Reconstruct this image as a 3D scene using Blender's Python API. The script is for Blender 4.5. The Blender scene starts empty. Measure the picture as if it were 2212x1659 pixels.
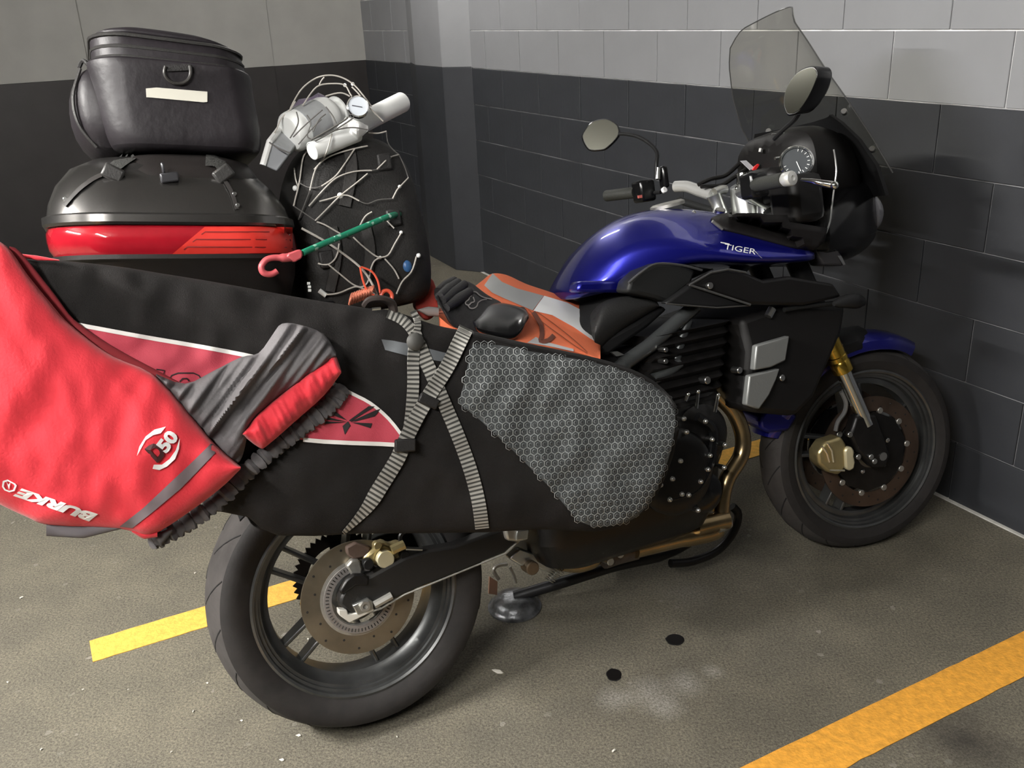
import bpy, bmesh, math, random
from mathutils import Vector, Matrix, noise as mnoise
random.seed(7)
SC = bpy.context.scene
COL = SC.collection
V = Vector

# ---------------------------------------------------------------- camera
W_, H_ = 2212.0, 1659.0
F_ = 2033.36
PIT, ROL, HC = 0.381996, -0.048782, 1.52039
_cp, _sp, _c, _s = math.cos(PIT), math.sin(PIT), math.cos(ROL), math.sin(ROL)
CF = V((0, _cp, -_sp)); _r = V((1, 0, 0)); _u = V((0, _sp, _cp))
CR = _c * _r + _s * _u
CU = -_s * _r + _c * _u
CO = V((0, 0, HC))
cam = bpy.data.cameras.new('camera'); cam_o = bpy.data.objects.new('camera', cam); COL.objects.link(cam_o)
cam.sensor_fit = 'HORIZONTAL'; cam.sensor_width = 36.0; cam.lens = F_ / W_ * 36.0
cam.clip_start = 0.05; cam.clip_end = 60
cam_o.matrix_world = Matrix(((CR.x, CU.x, -CF.x, CO.x), (CR.y, CU.y, -CF.y, CO.y), (CR.z, CU.z, -CF.z, CO.z), (0, 0, 0, 1)))
SC.camera = cam_o

# ---------------------------------------------------------------- world, exposure, lamps
SC.view_settings.view_transform = 'Standard'
SC.view_settings.look = 'None'
SC.view_settings.gamma = 1.0
SC.view_settings.use_curve_mapping = False
SC.view_settings.exposure = 0.0
wd = bpy.data.worlds.new('World'); SC.world = wd; wd.use_nodes = True
bg = wd.node_tree.nodes['Background']
bg.inputs[0].default_value = (0.95, 0.97, 1.0, 1); bg.inputs[1].default_value = 0.03
# (x, y, z, turn about z, glow) of the fluorescent battens on the car park ceiling
LAMPS = [(-0.90, -0.45, 2.42, 2.05, 800.0), (-2.55, 0.8, 2.42, 2.05, 1850.0), (-0.6, 5.2, 2.42, 2.05, 130.0)]

# ---------------------------------------------------------------- frames: wall and motorcycle
TH, DW = 0.462017, 2.391852
WN = V((math.cos(TH), math.sin(TH), 0)); WT = V((-math.sin(TH), math.cos(TH), 0))
PSI, PHI, DL = 0.423643, 0.254163, -0.161209
BO = V((-0.362186, 1.76102, 0))
BF = V((math.cos(PSI), math.sin(PSI), 0)); _l = V((-math.sin(PSI), math.cos(PSI), 0)); _z = V((0, 0, 1))
BU = math.cos(PHI) * _z + math.sin(PHI) * _l
BL = math.cos(PHI) * _l - math.sin(PHI) * _z
BM = Matrix(((BF.x, BL.x, BU.x, BO.x), (BF.y, BL.y, BU.y, BO.y), (BF.z, BL.z, BU.z, BO.z), (0, 0, 0, 1)))
def ray(x, y): return CF * F_ + CR * (x - W_ / 2) - CU * (y - H_ / 2)
def P(x, y, l):
    """measured point: photograph position and distance l left of the motorcycle's midline -> motorcycle coordinates"""
    d = ray(x, y); t = ((BO - CO).dot(BL) + l) / d.dot(BL); w = CO + d * t - BO
    return V((w.dot(BF), w.dot(BL), w.dot(BU)))
def tob(w):
    w = w - BO; return V((w.dot(BF), w.dot(BL), w.dot(BU)))
def G(x, y, z=0.0):
    d = ray(x, y); t = (z - HC) / d.z; return CO + d * t
RAKE = math.radians(23.2)
SG = V((1.598, 0, 0)); SA = V((-math.sin(RAKE), 0, math.cos(RAKE)))
SR = Matrix.Rotation(DL, 3, SA)
def ST(v): return SG + SR @ (v - SG)          # steering: turns fork and front wheel about the steering head
def PS(x, y, l):
    d = ray(x, y)
    d = V((d.dot(BF), d.dot(BL), d.dot(BU))); c = tob(CO)
    n = SR @ V((0, 1, 0)); t = ((SG - c).dot(n) + l) / d.dot(n)
    return SG + SR.inverted() @ (c + d * t - SG)
def zp(o, s, pts): return [(o[0] + x / s, o[1] + y / s) for x, y in pts]
Z1 = lambda *p: zp((100, 20), 3.687, p)
Z2 = lambda *p: zp((500, 140), 4.424, p)
Z3 = lambda *p: zp((0, 440), 3.16, p)
Z4 = lambda *p: zp((0, 780), 3.687, p)
Z5 = lambda *p: zp((440, 640), 3.352, p)
Z6 = lambda *p: zp((900, 560), 3.687, p)
Z7 = lambda *p: zp((540, 440), 3.95, p)
Y1 = lambda *p: zp((1200, 220), 3.16, p)
Y2 = lambda *p: zp((1540, 0), 4.809, p)
Y3 = lambda *p: zp((1560, 300), 6.144, p)
Y4 = lambda *p: zp((1280, 620), 4.608, p)
Y5 = lambda *p: zp((1600, 660), 4.424, p)
Y6 = lambda *p: zp((1600, 820), 4.148, p)
Y7 = lambda *p: zp((1020, 880), 3.456, p)
Y8 = lambda *p: zp((440, 1080), 2.765, p)
X1 = lambda *p: zp((540, 1120), 4.809, p)
X2 = lambda *p: zp((980, 1080), 5.53, p)
X4 = lambda *p: zp((1250, 240), 4.909, p)
def Q(pts, l):
    if not isinstance(l, (list, tuple)): l = [l] * len(pts)
    return [P(x, y, k) for (x, y), k in zip(pts, l)]

# ---------------------------------------------------------------- materials
MATS = {}
def nd(nt, t, **k):
    n = nt.nodes.new(t)
    for a, b in k.items(): setattr(n, a, b)
    return n
def M(name, col, rough=.5, metal=0., var=.0, vs=30., bump=0., bs=60., spec=.5, coat=0., emit=None, trans=0., alpha=1., sheen=0.):
    if name in MATS: return MATS[name]
    m = bpy.data.materials.new(name); m.use_nodes = True; nt = m.node_tree; b = nt.nodes['Principled BSDF']
    I = b.inputs
    I['Base Color'].default_value = (*col, 1); I['Roughness'].default_value = rough; I['Metallic'].default_value = metal
    I['Specular IOR Level'].default_value = spec; I['Coat Weight'].default_value = coat; I['Coat Roughness'].default_value = .05
    I['Transmission Weight'].default_value = trans; I['Alpha'].default_value = alpha; I['Sheen Weight'].default_value = sheen
    if emit: I['Emission Color'].default_value = (*emit[0], 1); I['Emission Strength'].default_value = emit[1]
    if var or bump:
        tc = nd(nt, 'ShaderNodeTexCoord')
    if var:
        n = nd(nt, 'ShaderNodeTexNoise'); n.inputs['Scale'].default_value = vs; n.inputs['Detail'].default_value = 5
        nt.links.new(tc.outputs['Object'], n.inputs['Vector'])
        r = nd(nt, 'ShaderNodeValToRGB'); e = r.color_ramp.elements
        e[0].position, e[1].position = .3, .7
        e[0].color = (*[c * (1 - var) for c in col], 1); e[1].color = (*[min(1, c * (1 + var)) for c in col], 1)
        nt.links.new(n.outputs['Fac'], r.inputs['Fac']); nt.links.new(r.outputs['Color'], I['Base Color'])
    if bump:
        n = nd(nt, 'ShaderNodeTexNoise'); n.inputs['Scale'].default_value = bs; n.inputs['Detail'].default_value = 4
        nt.links.new(tc.outputs['Object'], n.inputs['Vector'])
        bp = nd(nt, 'ShaderNodeBump'); bp.inputs['Strength'].default_value = bump; bp.inputs['Distance'].default_value = .003
        nt.links.new(n.outputs['Fac'], bp.inputs['Height']); nt.links.new(bp.outputs['Normal'], I['Normal'])
    MATS[name] = m
    return m

# ---------------------------------------------------------------- mesh builder
class MB:
    def __init__(s): s.v = []; s.f = []; s.m = []; s.uv = {}
    def add(s, vs, fs, mi=0):
        o = len(s.v); s.v += [V(p) for p in vs]
        for f in fs: s.f.append([i + o for i in f]); s.m.append(mi)
        return o
    def grid(s, rows, cu=False, mi=0, flip=False):
        n = len(rows[0]); o = s.add([p for r in rows for p in r], [], mi)
        for i in range(len(rows) - 1):
            for j in range(n if cu else n - 1):
                k = (j + 1) % n
                f = [o + i * n + j, o + i * n + k, o + (i + 1) * n + k, o + (i + 1) * n + j]
                s.f.append(f[::-1] if flip else f); s.m.append(mi)
        return o
    def loft(s, rings, caps=(True, True), mi=0, closed=False):
        n = len(rings[0]); R = rings + ([rings[0]] if closed else [])
        o = s.grid(R, True, mi)
        if not closed:
            if caps[0]: s.f.append([o + j for j in range(n)][::-1]); s.m.append(mi)
            if caps[1]: b = o + (len(rings) - 1) * n; s.f.append([b + j for j in range(n)]); s.m.append(mi)
        return s
    def tube(s, pts, r, n=8, caps=(True, True), closed=False, mi=0, flat=None):
        pts = [V(p) for p in pts]
        if not isinstance(r, (list, tuple)): r = [r] * len(pts)
        rings = []; N = len(pts); up = None
        for i, p in enumerate(pts):
            a = pts[(i - 1) % N] if (closed or i) else p; b = pts[(i + 1) % N] if (closed or i < N - 1) else p
            t = (b - a)
            if t.length < 1e-9: t = V((1, 0, 0))
            t.normalize()
            if up is None:
                up = V((0, 0, 1)) if abs(t.z) < .9 else V((0, 1, 0))
            x = t.cross(up)
            if x.length < 1e-6: x = t.orthogonal()
            x.normalize(); y = x.cross(t).normalized(); up = y
            fx, fy = flat if flat else (1, 1)
            rings.append([p + x * math.cos(2 * math.pi * k / n) * r[i] * fx + y * math.sin(2 * math.pi * k / n) * r[i] * fy for k in range(n)])
        s.loft(rings, caps, mi, closed); return s
    def lathe(s, prof, o, ax, n=32, closed=False, mi=0, a0=0, a1=2 * math.pi):
        o = V(o); ax = V(ax).normalized(); x = ax.orthogonal().normalized(); y = ax.cross(x)
        full = abs(a1 - a0 - 2 * math.pi) < 1e-6
        rings = []
        for r, h in prof:
            rings.append([o + ax * h + (x * math.cos(a0 + (a1 - a0) * k / n) + y * math.sin(a0 + (a1 - a0) * k / n)) * r for k in range(n if full else n + 1)])
        if closed: rings.append(rings[0])
        b = s.grid(rings, full, mi)
        m = n
        if not closed and full:
            for q, fl in ((0, True), (len(prof) - 1, False)):
                if prof[q][0] > 1e-6:
                    f = [b + q * m + j for j in range(m)]; s.f.append(f[::-1] if fl else f); s.m.append(mi)
        return s
    def disc(s, c, ax, r, h, n=20, mi=0, ch=.15):
        e = min(r, h) * ch
        return s.lathe([(r - e, 0), (r, e), (r, h - e), (r - e, h)], c, ax, n, False, mi)
    def sphere(s, c, r, n=10, sc=(1, 1, 1), mi=0):
        c = V(c); rings = []
        for i in range(1, n):
            a = math.pi * i / n
            rings.append([c + V((math.sin(a) * math.cos(2 * math.pi * k / n) * sc[0], math.sin(a) * math.sin(2 * math.pi * k / n) * sc[1], math.cos(a) * sc[2])) * r for k in range(n)])
        return s.loft(rings, mi=mi)
    def box(s, c, sz, rot=None, mi=0):
        c = V(c); h = V(sz) / 2; vs = []
        for i in (-1, 1):
            for j in (-1, 1):
                for k in (-1, 1):
                    p = V((i * h.x, j * h.y, k * h.z)); vs.append(c + (rot @ p if rot else p))
        s.add(vs, [(0, 1, 3, 2), (4, 6, 7, 5), (0, 4, 5, 1), (2, 3, 7, 6), (0, 2, 6, 4), (1, 5, 7, 3)], mi); return s
    def prism(s, poly, d, mi=0):
        poly = [V(p) for p in poly]; d = V(d); n = len(poly)
        o = s.add(poly + [p + d for p in poly], [], mi)
        s.f.append([o + i for i in range(n)][::-1]); s.m.append(mi); s.f.append([o + n + i for i in range(n)]); s.m.append(mi)
        for i in range(n):
            k = (i + 1) % n; s.f.append([o + i, o + k, o + n + k, o + n + i]); s.m.append(mi)
        return s
    def xf(s, fn): s.v = [fn(p) for p in s.v]; return s
    def build(s, name, mats, parent=None, base=None, smooth=40, bevel=0, sub=0, solid=0):
        if base is None: base = BASE.get(parent.name, V((0, 0, 0))) if parent else V((0, 0, 0))
        me = bpy.data.meshes.new(name)
        me.from_pydata([p - base for p in s.v], [], s.f)
        if not isinstance(mats, (list, tuple)): mats = [mats]
        for m in mats: me.materials.append(m)
        if len(mats) > 1:
            for p, i in zip(me.polygons, s.m): p.material_index = i
        bm = bmesh.new(); bm.from_mesh(me)
        bmesh.ops.recalc_face_normals(bm, faces=bm.faces); bm.to_mesh(me); bm.free()
        if s.uv:
            ul = me.uv_layers.new(name='UVMap')
            for lp in me.loops: ul.data[lp.index].uv = s.uv.get(lp.vertex_index, (0, 0))
        if smooth:
            for p in me.polygons: p.use_smooth = True
            me.set_sharp_from_angle(angle=math.radians(smooth))
        o = bpy.data.objects.new(name, me); COL.objects.link(o)
        if parent: o.parent = parent; BASE[o.name] = base
        if bevel:
            b = o.modifiers.new('bevel', 'BEVEL'); b.width = bevel; b.segments = 2; b.limit_method = 'ANGLE'; b.angle_limit = math.radians(35)
        if sub:
            b = o.modifiers.new('subd', 'SUBSURF'); b.levels = sub; b.render_levels = sub
        return o
BASE = {}
def tag(o, label=None, cat=None, group=None, kind=None):
    if label: o['label'] = label
    if cat: o['category'] = cat
    if group: o['group'] = group
    if kind: o['kind'] = kind
    return o
def thing(name, label, cat, base=(0, 0, 0), group=None, world=False):
    o = bpy.data.objects.new(name, None); COL.objects.link(o); o.empty_display_size = .05
    base = V(base)
    o.matrix_world = Matrix.Translation(base) if world else BM @ Matrix.Translation(base)
    BASE[o.name] = base
    return tag(o, label, cat, group)
def bike_mesh(mb, name, mats, **k):
    """a thing that is one mesh, given in motorcycle coordinates"""
    c = V((0, 0, 0))
    for p in mb.v: c += p
    c /= len(mb.v); c.z = min(p.z for p in mb.v)
    o = mb.build(name, mats, None, base=c, **k); o.matrix_world = BM @ Matrix.Translation(c); BASE[o.name] = c
    return o
def interp(pts, x):
    if x <= pts[0][0]: return pts[0][1]
    for (a, b), (c, d) in zip(pts, pts[1:]):
        if x <= c: return b + (d - b) * (x - a) / max(1e-9, c - a)
    return pts[-1][1]
def smooth_path(pts, n=6, closed=False):
    pts = [V(p) for p in pts]; N = len(pts); out = []
    rng = range(N) if closed else range(N - 1)
    for i in rng:
        g = lambda k: pts[k % N] if closed else pts[max(0, min(N - 1, k))]
        a, b, c, d = g(i - 1), g(i), g(i + 1), g(i + 2)
        for k in range(n):
            t = k / n
            out.append(.5 * ((2 * b) + (c - a) * t + (2 * a - 5 * b + 4 * c - d) * t * t + (3 * b - a - 3 * c + d) * t ** 3))
    if not closed: out.append(pts[-1])
    return out
def spath2(pts, n=6): return [(p.x, p.y) for p in smooth_path([V((x, y, 0)) for x, y in pts], n)]

class Patch:
    """soft padded piece: outline measured at its mid plane, bulging towards -y (and behind)"""
    def __init__(s, top, bot, y0, tf, tb, nx=40, nv=16, pw=.4, ends=.0, wr=0., ws=9., Y=None, seed=0., fold=None):
        s.fold = fold
        s.top, s.bot, s.y0, s.tf, s.tb, s.nx, s.nv, s.pw, s.ends, s.wr, s.ws, s.Yf, s.seed = top, bot, y0, tf, tb, nx, nv, pw, ends, wr, ws, Y, seed
        s.x0, s.x1 = top[0][0], top[-1][0]
    def prof(s, u, v):
        a = max(0., 4 * v * (1 - v)) ** s.pw
        if s.ends: a *= max(0., min(1., min(u, 1 - u) / s.ends)) ** .5
        return a
    def Y(s, px, py):
        zt, zb = interp(s.top, px), interp(s.bot, px)
        v = max(0, min(1, (py - zt) / max(1e-6, zb - zt))); u = max(0, min(1, (px - s.x0) / (s.x1 - s.x0)))
        y = s.y0 if s.Yf is None else s.Yf(u, v)
        a = s.prof(u, v); w = 0
        if s.wr:
            w = s.wr * (mnoise.noise(V((px / 100 * s.ws * .12 + py / 100 * .5, py / 100 * s.ws * .1, s.seed))) + .5 * mnoise.noise(V((px / 40, py / 40, s.seed + 3)))) * min(1, a * 2)
        if s.fold:
            dx, dy, amp, sc = s.fold; al = px * dx + py * dy; ac = -px * dy + py * dx
            w += amp * (mnoise.noise(V((ac / sc, al / (sc * 7), s.seed))) + .5 * mnoise.noise(V((ac / sc * 2.1, al / (sc * 9), s.seed + 5)))) * min(1, a * 2)
        return y - s.tf * a - w
    def at(s, px, py, eps=0.): return P(px, py, s.Y(px, py) - eps)
    def mesh(s):
        fr, bk = [], []
        for i in range(s.nx + 1):
            u = i / s.nx; px = s.x0 + (s.x1 - s.x0) * u; zt, zb = interp(s.top, px), interp(s.bot, px); a, b = [], []
            for j in range(s.nv + 1):
                v = .5 - .5 * math.cos(math.pi * j / s.nv); py = zt + (zb - zt) * v
                y0 = s.y0 if s.Yf is None else s.Yf(u, v)
                a.append(s.at(px, py)); q = P(px, py, y0); q.y += s.tb * s.prof(u, v) + .002; b.append(q)
            fr.append(a); bk.append(b)
        mb = MB(); n = s.nv + 1
        o1 = mb.grid(fr); o2 = mb.grid(bk, flip=True)
        for i in range(s.nx):
            mb.f.append([o1 + i * n, o2 + i * n, o2 + (i + 1) * n, o1 + (i + 1) * n]); mb.m.append(0)
            mb.f.append([o1 + i * n + n - 1, o1 + (i + 1) * n + n - 1, o2 + (i + 1) * n + n - 1, o2 + i * n + n - 1]); mb.m.append(0)
        for i in (0, s.nx):
            for j in range(s.nv):
                mb.f.append([o1 + i * n + j, o1 + i * n + j + 1, o2 + i * n + j + 1, o2 + i * n + j]); mb.m.append(0)
        return mb
    def build(s, name, mat, parent): return s.mesh().build(name, mat, parent, smooth=60)

def decal(surf, poly, name, mat, parent, eps=.0025, step=14., thick=.001):
    """flat print: polygon in measured coordinates laid on a padded surface"""
    bm = bmesh.new(); vs = [bm.verts.new((x, y, 0)) for x, y in poly]; bm.faces.new(vs)
    bmesh.ops.triangulate(bm, faces=bm.faces[:])
    for _ in range(6):
        es = [e for e in bm.edges if e.calc_length() > step * 1.5]
        if not es: break
        bmesh.ops.subdivide_edges(bm, edges=es, cuts=1, use_grid_fill=False)
        bmesh.ops.triangulate(bm, faces=[f for f in bm.faces if len(f.verts) > 3])
    bm.verts.index_update(); mb = MB()
    mb.add([surf(v.co.x, v.co.y, eps) for v in bm.verts], [[v.index for v in f.verts] for f in bm.faces])
    bm.free()
    return mb.build(name, mat, parent, smooth=60)
def stroke_px(path, w):
    """closed outline of a polyline stroke; w number or list"""
    n = len(path)
    if not isinstance(w, (list, tuple)): w = [w] * n
    L, R = [], []
    for i in range(n):
        a = path[max(0, i - 1)]; b = path[min(n - 1, i + 1)]
        dx, dy = b[0] - a[0], b[1] - a[1]; l = math.hypot(dx, dy) or 1
        L.append((path[i][0] - dy / l * w[i] / 2, path[i][1] + dx / l * w[i] / 2)); R.append((path[i][0] + dy / l * w[i] / 2, path[i][1] - dx / l * w[i] / 2))
    return L, R
def ribbon(surf, path, w, name, mat, parent, eps=.006, thick=.0025, cross=4):
    L, R = stroke_px(path, w); rows = []; rb = []; mb = MB(); d = 0; uv = []
    for i, (a, b) in enumerate(zip(L, R)):
        r = [surf(a[0] + (b[0] - a[0]) * k / cross, a[1] + (b[1] - a[1]) * k / cross, eps) for k in range(cross + 1)]
        rows.append(r); rb.append([p + V((0, thick, 0)) for p in r])
        if i: d += (r[cross // 2] - rows[-2][cross // 2]).length
        uv.append(d)
    o = mb.grid(rows); n = cross + 1
    for i in range(len(rows)):
        for k in range(n): mb.uv[o + i * n + k] = (uv[i], k / cross)
    o2 = mb.grid(rb, flip=True)
    for i in range(len(rows)):
        for k in range(n): mb.uv[o2 + i * n + k] = (uv[i], k / cross)
    for i in range(len(rows) - 1):
        for k in (0, n - 1): mb.f.append([o + i * n + k, o + (i + 1) * n + k, o2 + (i + 1) * n + k, o2 + i * n + k]); mb.m.append(0)
    return mb.build(name, mat, parent, smooth=50)
def text_print(surf, body, O, u, v, name, mat, parent, eps=.003, bold=.012, shear=0., length=None):
    """lettering printed on a surface: O baseline start, u whole baseline vector, v letter height vector"""
    cu = bpy.data.curves.new('txt', 'FONT'); cu.body = body; cu.size = 1.0; cu.offset = bold; cu.shear = shear; cu.resolution_u = 3
    ob = bpy.data.objects.new('txt', cu); COL.objects.link(ob)
    dg = bpy.context.evaluated_depsgraph_get(); dg.update()
    me = ob.evaluated_get(dg).to_mesh()
    xs = [q.co.x for q in me.vertices]; ys = [q.co.y for q in me.vertices]
    wx, hy = max(xs) - min(xs), max(ys); x0 = min(xs)
    mb = MB()
    pts = []
    for q in me.vertices:
        a, b = (q.co.x - x0) / wx, q.co.y / hy
        pts.append(surf(O[0] + u[0] * a + v[0] * b, O[1] + u[1] * a + v[1] * b, eps))
    mb.add(pts, [list(p.vertices) for p in me.polygons])
    ob.evaluated_get(dg).to_mesh_clear(); bpy.data.objects.remove(ob); bpy.data.curves.remove(cu)
    return mb.build(name, mat, parent, smooth=0)
def rrect(x0, x1, y0, y1, r, z, n=5):
    """ring of a rounded rectangle"""
    out = []; r = min(r, (x1 - x0) / 2 - 1e-4, (y1 - y0) / 2 - 1e-4)
    for cx, cy, a in ((x1 - r, y1 - r, 0), (x0 + r, y1 - r, 90), (x0 + r, y0 + r, 180), (x1 - r, y0 + r, 270)):
        for k in range(n + 1):
            t = math.radians(a + 90 * k / n); out.append(V((cx + r * math.cos(t), cy + r * math.sin(t), z)))
    return out

# ================================================================ setting
def floor_mat():
    m = bpy.data.materials.new('asphalt'); m.use_nodes = True; nt = m.node_tree; b = nt.nodes['Principled BSDF']; L = nt.links.new
    tc = nd(nt, 'ShaderNodeTexCoord')
    def nz(scale, det=6, rough=.6):
        n = nd(nt, 'ShaderNodeTexNoise'); n.inputs['Scale'].default_value = scale; n.inputs['Detail'].default_value = det; n.inputs['Roughness'].default_value = rough
        L(tc.outputs['Object'], n.inputs['Vector']); return n
    def ramp(src, p0, p1, c0, c1):
        r = nd(nt, 'ShaderNodeValToRGB'); e = r.color_ramp.elements; e[0].position, e[1].position = p0, p1
        e[0].color = (*c0, 1); e[1].color = (*c1, 1); L(src, r.inputs['Fac']); return r
    def mix(a, bb, fac, mode='MIX'):
        x = nd(nt, 'ShaderNodeMix', data_type='RGBA', blend_type=mode)
        for s_, k in ((a, 6), (bb, 7)):
            if hasattr(s_, 'is_linked'): L(s_, x.inputs[k])
            else: x.inputs[k].default_value = (*s_, 1)
        if hasattr(fac, 'is_linked'): L(fac, x.inputs[0])
        else: x.inputs[0].default_value = fac
        return x.outputs[2]
    fine = nz(170, 6, .85); mid = nz(7, 4); big = nz(1.3, 3)
    base = ramp(fine.outputs['Fac'], .36, .64, (.050, .0455, .034), (.25, .226, .172)).outputs[0]
    base = mix(base, ramp(mid.outputs['Fac'], .35, .7, (.86, .86, .86), (1.1, 1.09, 1.07)).outputs[0], 1, 'MULTIPLY')
    base = mix(base, ramp(big.outputs['Fac'], .35, .7, (.85, .85, .86), (1.1, 1.1, 1.08)).outputs[0], 1, 'MULTIPLY')
    vo = nd(nt, 'ShaderNodeTexVoronoi'); vo.inputs['Scale'].default_value = 85; L(tc.outputs['Object'], vo.inputs['Vector'])
    chips = ramp(vo.outputs['Color'], .93, .98, (0, 0, 0), (.55, .55, .55))
    base = mix(base, (.36, .34, .30), chips.outputs[0])
    def spot(c, r, col, strength, soft=.6):
        nonlocal base
        sub = nd(nt, 'ShaderNodeVectorMath', operation='DISTANCE'); L(tc.outputs['Object'], sub.inputs[0]); sub.inputs[1].default_value = (c.x, c.y, 0)
        w = nd(nt, 'ShaderNodeMath', operation='MULTIPLY_ADD'); L(nz(14, 5, .7).outputs['Fac'], w.inputs[0]); w.inputs[1].default_value = r * .9; L(sub.outputs['Value'], w.inputs[2])
        rp = ramp(w.outputs[0], 0, 1, (strength,) * 3, (0, 0, 0))
        mp = nd(nt, 'ShaderNodeMapRange'); L(w.outputs[0], mp.inputs[0]); mp.inputs[1].default_value = r * (1.45 - soft); mp.inputs[2].default_value = r * 1.45; mp.inputs[3].default_value = strength; mp.inputs[4].default_value = 0
        sp_ = ramp(fine.outputs['Fac'], .40, .62, (.15, .15, .15), (1, 1, 1)) if sum(col) > .5 else None
        if sp_:
            mm = nd(nt, 'ShaderNodeMath', operation='MULTIPLY'); L(mp.outputs[0], mm.inputs[0]); L(sp_.outputs[0], mm.inputs[1]); base = mix(base, col, mm.outputs[0])
        else: base = mix(base, col, mp.outputs[0])
    for sx, sy, sr in ((1330, 1510, .055), (1400, 1500, .075), (1480, 1478, .060), (1540, 1450, .035), (1440, 1530, .05)): spot(G(sx, sy), sr, (.50, .48, .44), .62, 1.2)      # dried salt patch
    spot(G(1090, 1350), .10, (.36, .34, .30), .35, .9)
    spot(G(1480, 1285), .10, (.33, .31, .28), .30, .9)
    spot(G(2090, 1600), .13, (.02, .016, .014), .75, 1.0)    # old oil
    spot(G(1650, 1170), .12, (.03, .026, .022), .45, 1.0)
    L(base, b.inputs['Base Color'])
    b.inputs['Roughness'].default_value = .82
    bp = nd(nt, 'ShaderNodeBump'); bp.inputs['Strength'].default_value = .8; bp.inputs['Distance'].default_value = .004
    L(nz(120, 4, .7).outputs['Fac'], bp.inputs['Height']); L(bp.outputs['Normal'], b.inputs['Normal'])
    return m
def plane(name, pts, mat, kind='structure'):
    mb = MB(); mb.prism(pts, V((0, 0, -.1))); o = mb.build(name, mat, smooth=0); tag(o, kind=kind); return o
A_ = 9.0
fl = plane('floor', [V((-A_, -6, 0)), V((A_, -6, 0)), V((A_, 12, 0)), V((-A_, 12, 0))], floor_mat())
tag(fl, 'grey asphalt car park floor with oil spots and pale grit', 'floor')
mb = MB(); mb.prism([V((-A_, -6, 2.6)), V((A_, -6, 2.6)), V((A_, 12, 2.6)), V((-A_, 12, 2.6))], V((0, 0, .1)))
ce_ = tag(mb.build('ceiling', M('ceiling_paint', (.20, .20, .195), .9), smooth=0), 'pale concrete car park ceiling', 'ceiling', kind='structure')

PD = M('dark_wall_paint', (.0275, .0295, .0345), .55, var=.12, vs=6, bump=.25, bs=45)
PL = M('light_wall_paint', (.232, .235, .246), .6, var=.05, vs=5, bump=.18, bs=45)
MD = M('dark_joint', (.16, .16, .165), .8, var=.7, vs=7)
ML = M('light_joint', (.70, .70, .70), .8, var=.35, vs=9)
S0, S1 = 0.35, 6.95
def wall_frame(o, origin, along):
    n = V((-along.y, along.x, 0)); o.matrix_world = Matrix(((along.x, n.x, 0, origin.x), (along.y, n.y, 0, origin.y), (0, 0, 1, 0), (0, 0, 0, 1)))
# right wall: s runs along it away from the viewer, face towards the viewer
wr = MB(); wr.box(V(((S0 + S1) / 2, -.107, .6)), V((S1 - S0, .2, 1.2)), mi=0); wr.box(V(((S0 + S1) / 2, -.107, 1.9)), V((S1 - S0, .2, 1.4)), mi=1)
wro = tag(wr.build('wall_right', [MD, ML], smooth=0), 'painted blockwork wall, charcoal below and pale grey above', 'wall', kind='structure')
wall_frame(wro, WN * DW, WT); BASE[wro.name] = V((0, 0, 0))
bw, bh, gap = .400, .200, .0048
def block_mesh(w, mat):
    mb = MB(); mb.box(V((0, -.012, 0)), V((w - gap, .024, bh - gap))); me = mb.build('tmp', mat, smooth=0).data
    bm = bmesh.new(); bm.from_mesh(me); bmesh.ops.bevel(bm, geom=[e for e in bm.edges], offset=.0012, segments=1, affect='EDGES'); bm.to_mesh(me); bm.free()
    bpy.data.objects.remove(bpy.data.objects['tmp']); return me
meD, meL = block_mesh(bw, PD), block_mesh(bw, PL); meD.name, meL.name = 'block_dark', 'block_light'
for k in range(11):
    j0 = 3.94 if k % 2 else 3.735
    j = j0 - bw * 9
    while j < S1 + .3:
        sc = j + bw / 2
        if S0 + .1 < sc < S1 + .15:
            o = bpy.data.objects.new('block', meL if k >= 6 else meD); COL.objects.link(o); o.parent = wro
            o.location = (sc, -.0005 + random.uniform(-.0012, .0006), (k + .5) * bh)
        j += bw
# pale strip where the right wall meets the floor
mb = MB(); n_ = 60; rows = []
for i in range(n_ + 1):
    s = S0 + (S1 - S0) * i / n_; w = .006 + .004 * mnoise.noise(V((s * 9, 0, 1)))
    rows.append([V((s, -.004, .0)), V((s, -.004, w * .8)), V((s, w + .004, .0035)), V((s, w + .005, 0))])
mb.loft(rows); o = mb.build('trim_1', M('floor_sealant', (.55, .54, .50), .7, var=.25, vs=20)); wall_frame(o, WN * DW, WT)
tag(o, 'thin pale sealant line between floor and dark block wall', 'trim', kind='structure')
# pier in the corner
base = [G(915, 520), G(930, 553), G(985, 583), G(1046, 589)]
base = [V((p.x, p.y, 0)) for p in base]; base = base + [base[-1] + WN * .3, base[0] + WN * .3]
mb = MB(); mb.prism(base, V((0, 0, 1.205))); pier = tag(mb.build('wall_pier', PD, smooth=0, bevel=.004), 'dark painted pier where the two walls meet', 'pier', kind='structure')
mb = MB(); mb.prism([p + V((0, 0, 1.205)) for p in base], V((0, 0, 1.395))); mb.build('pier_upper', PL, pier, smooth=0, bevel=.004)
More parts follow.
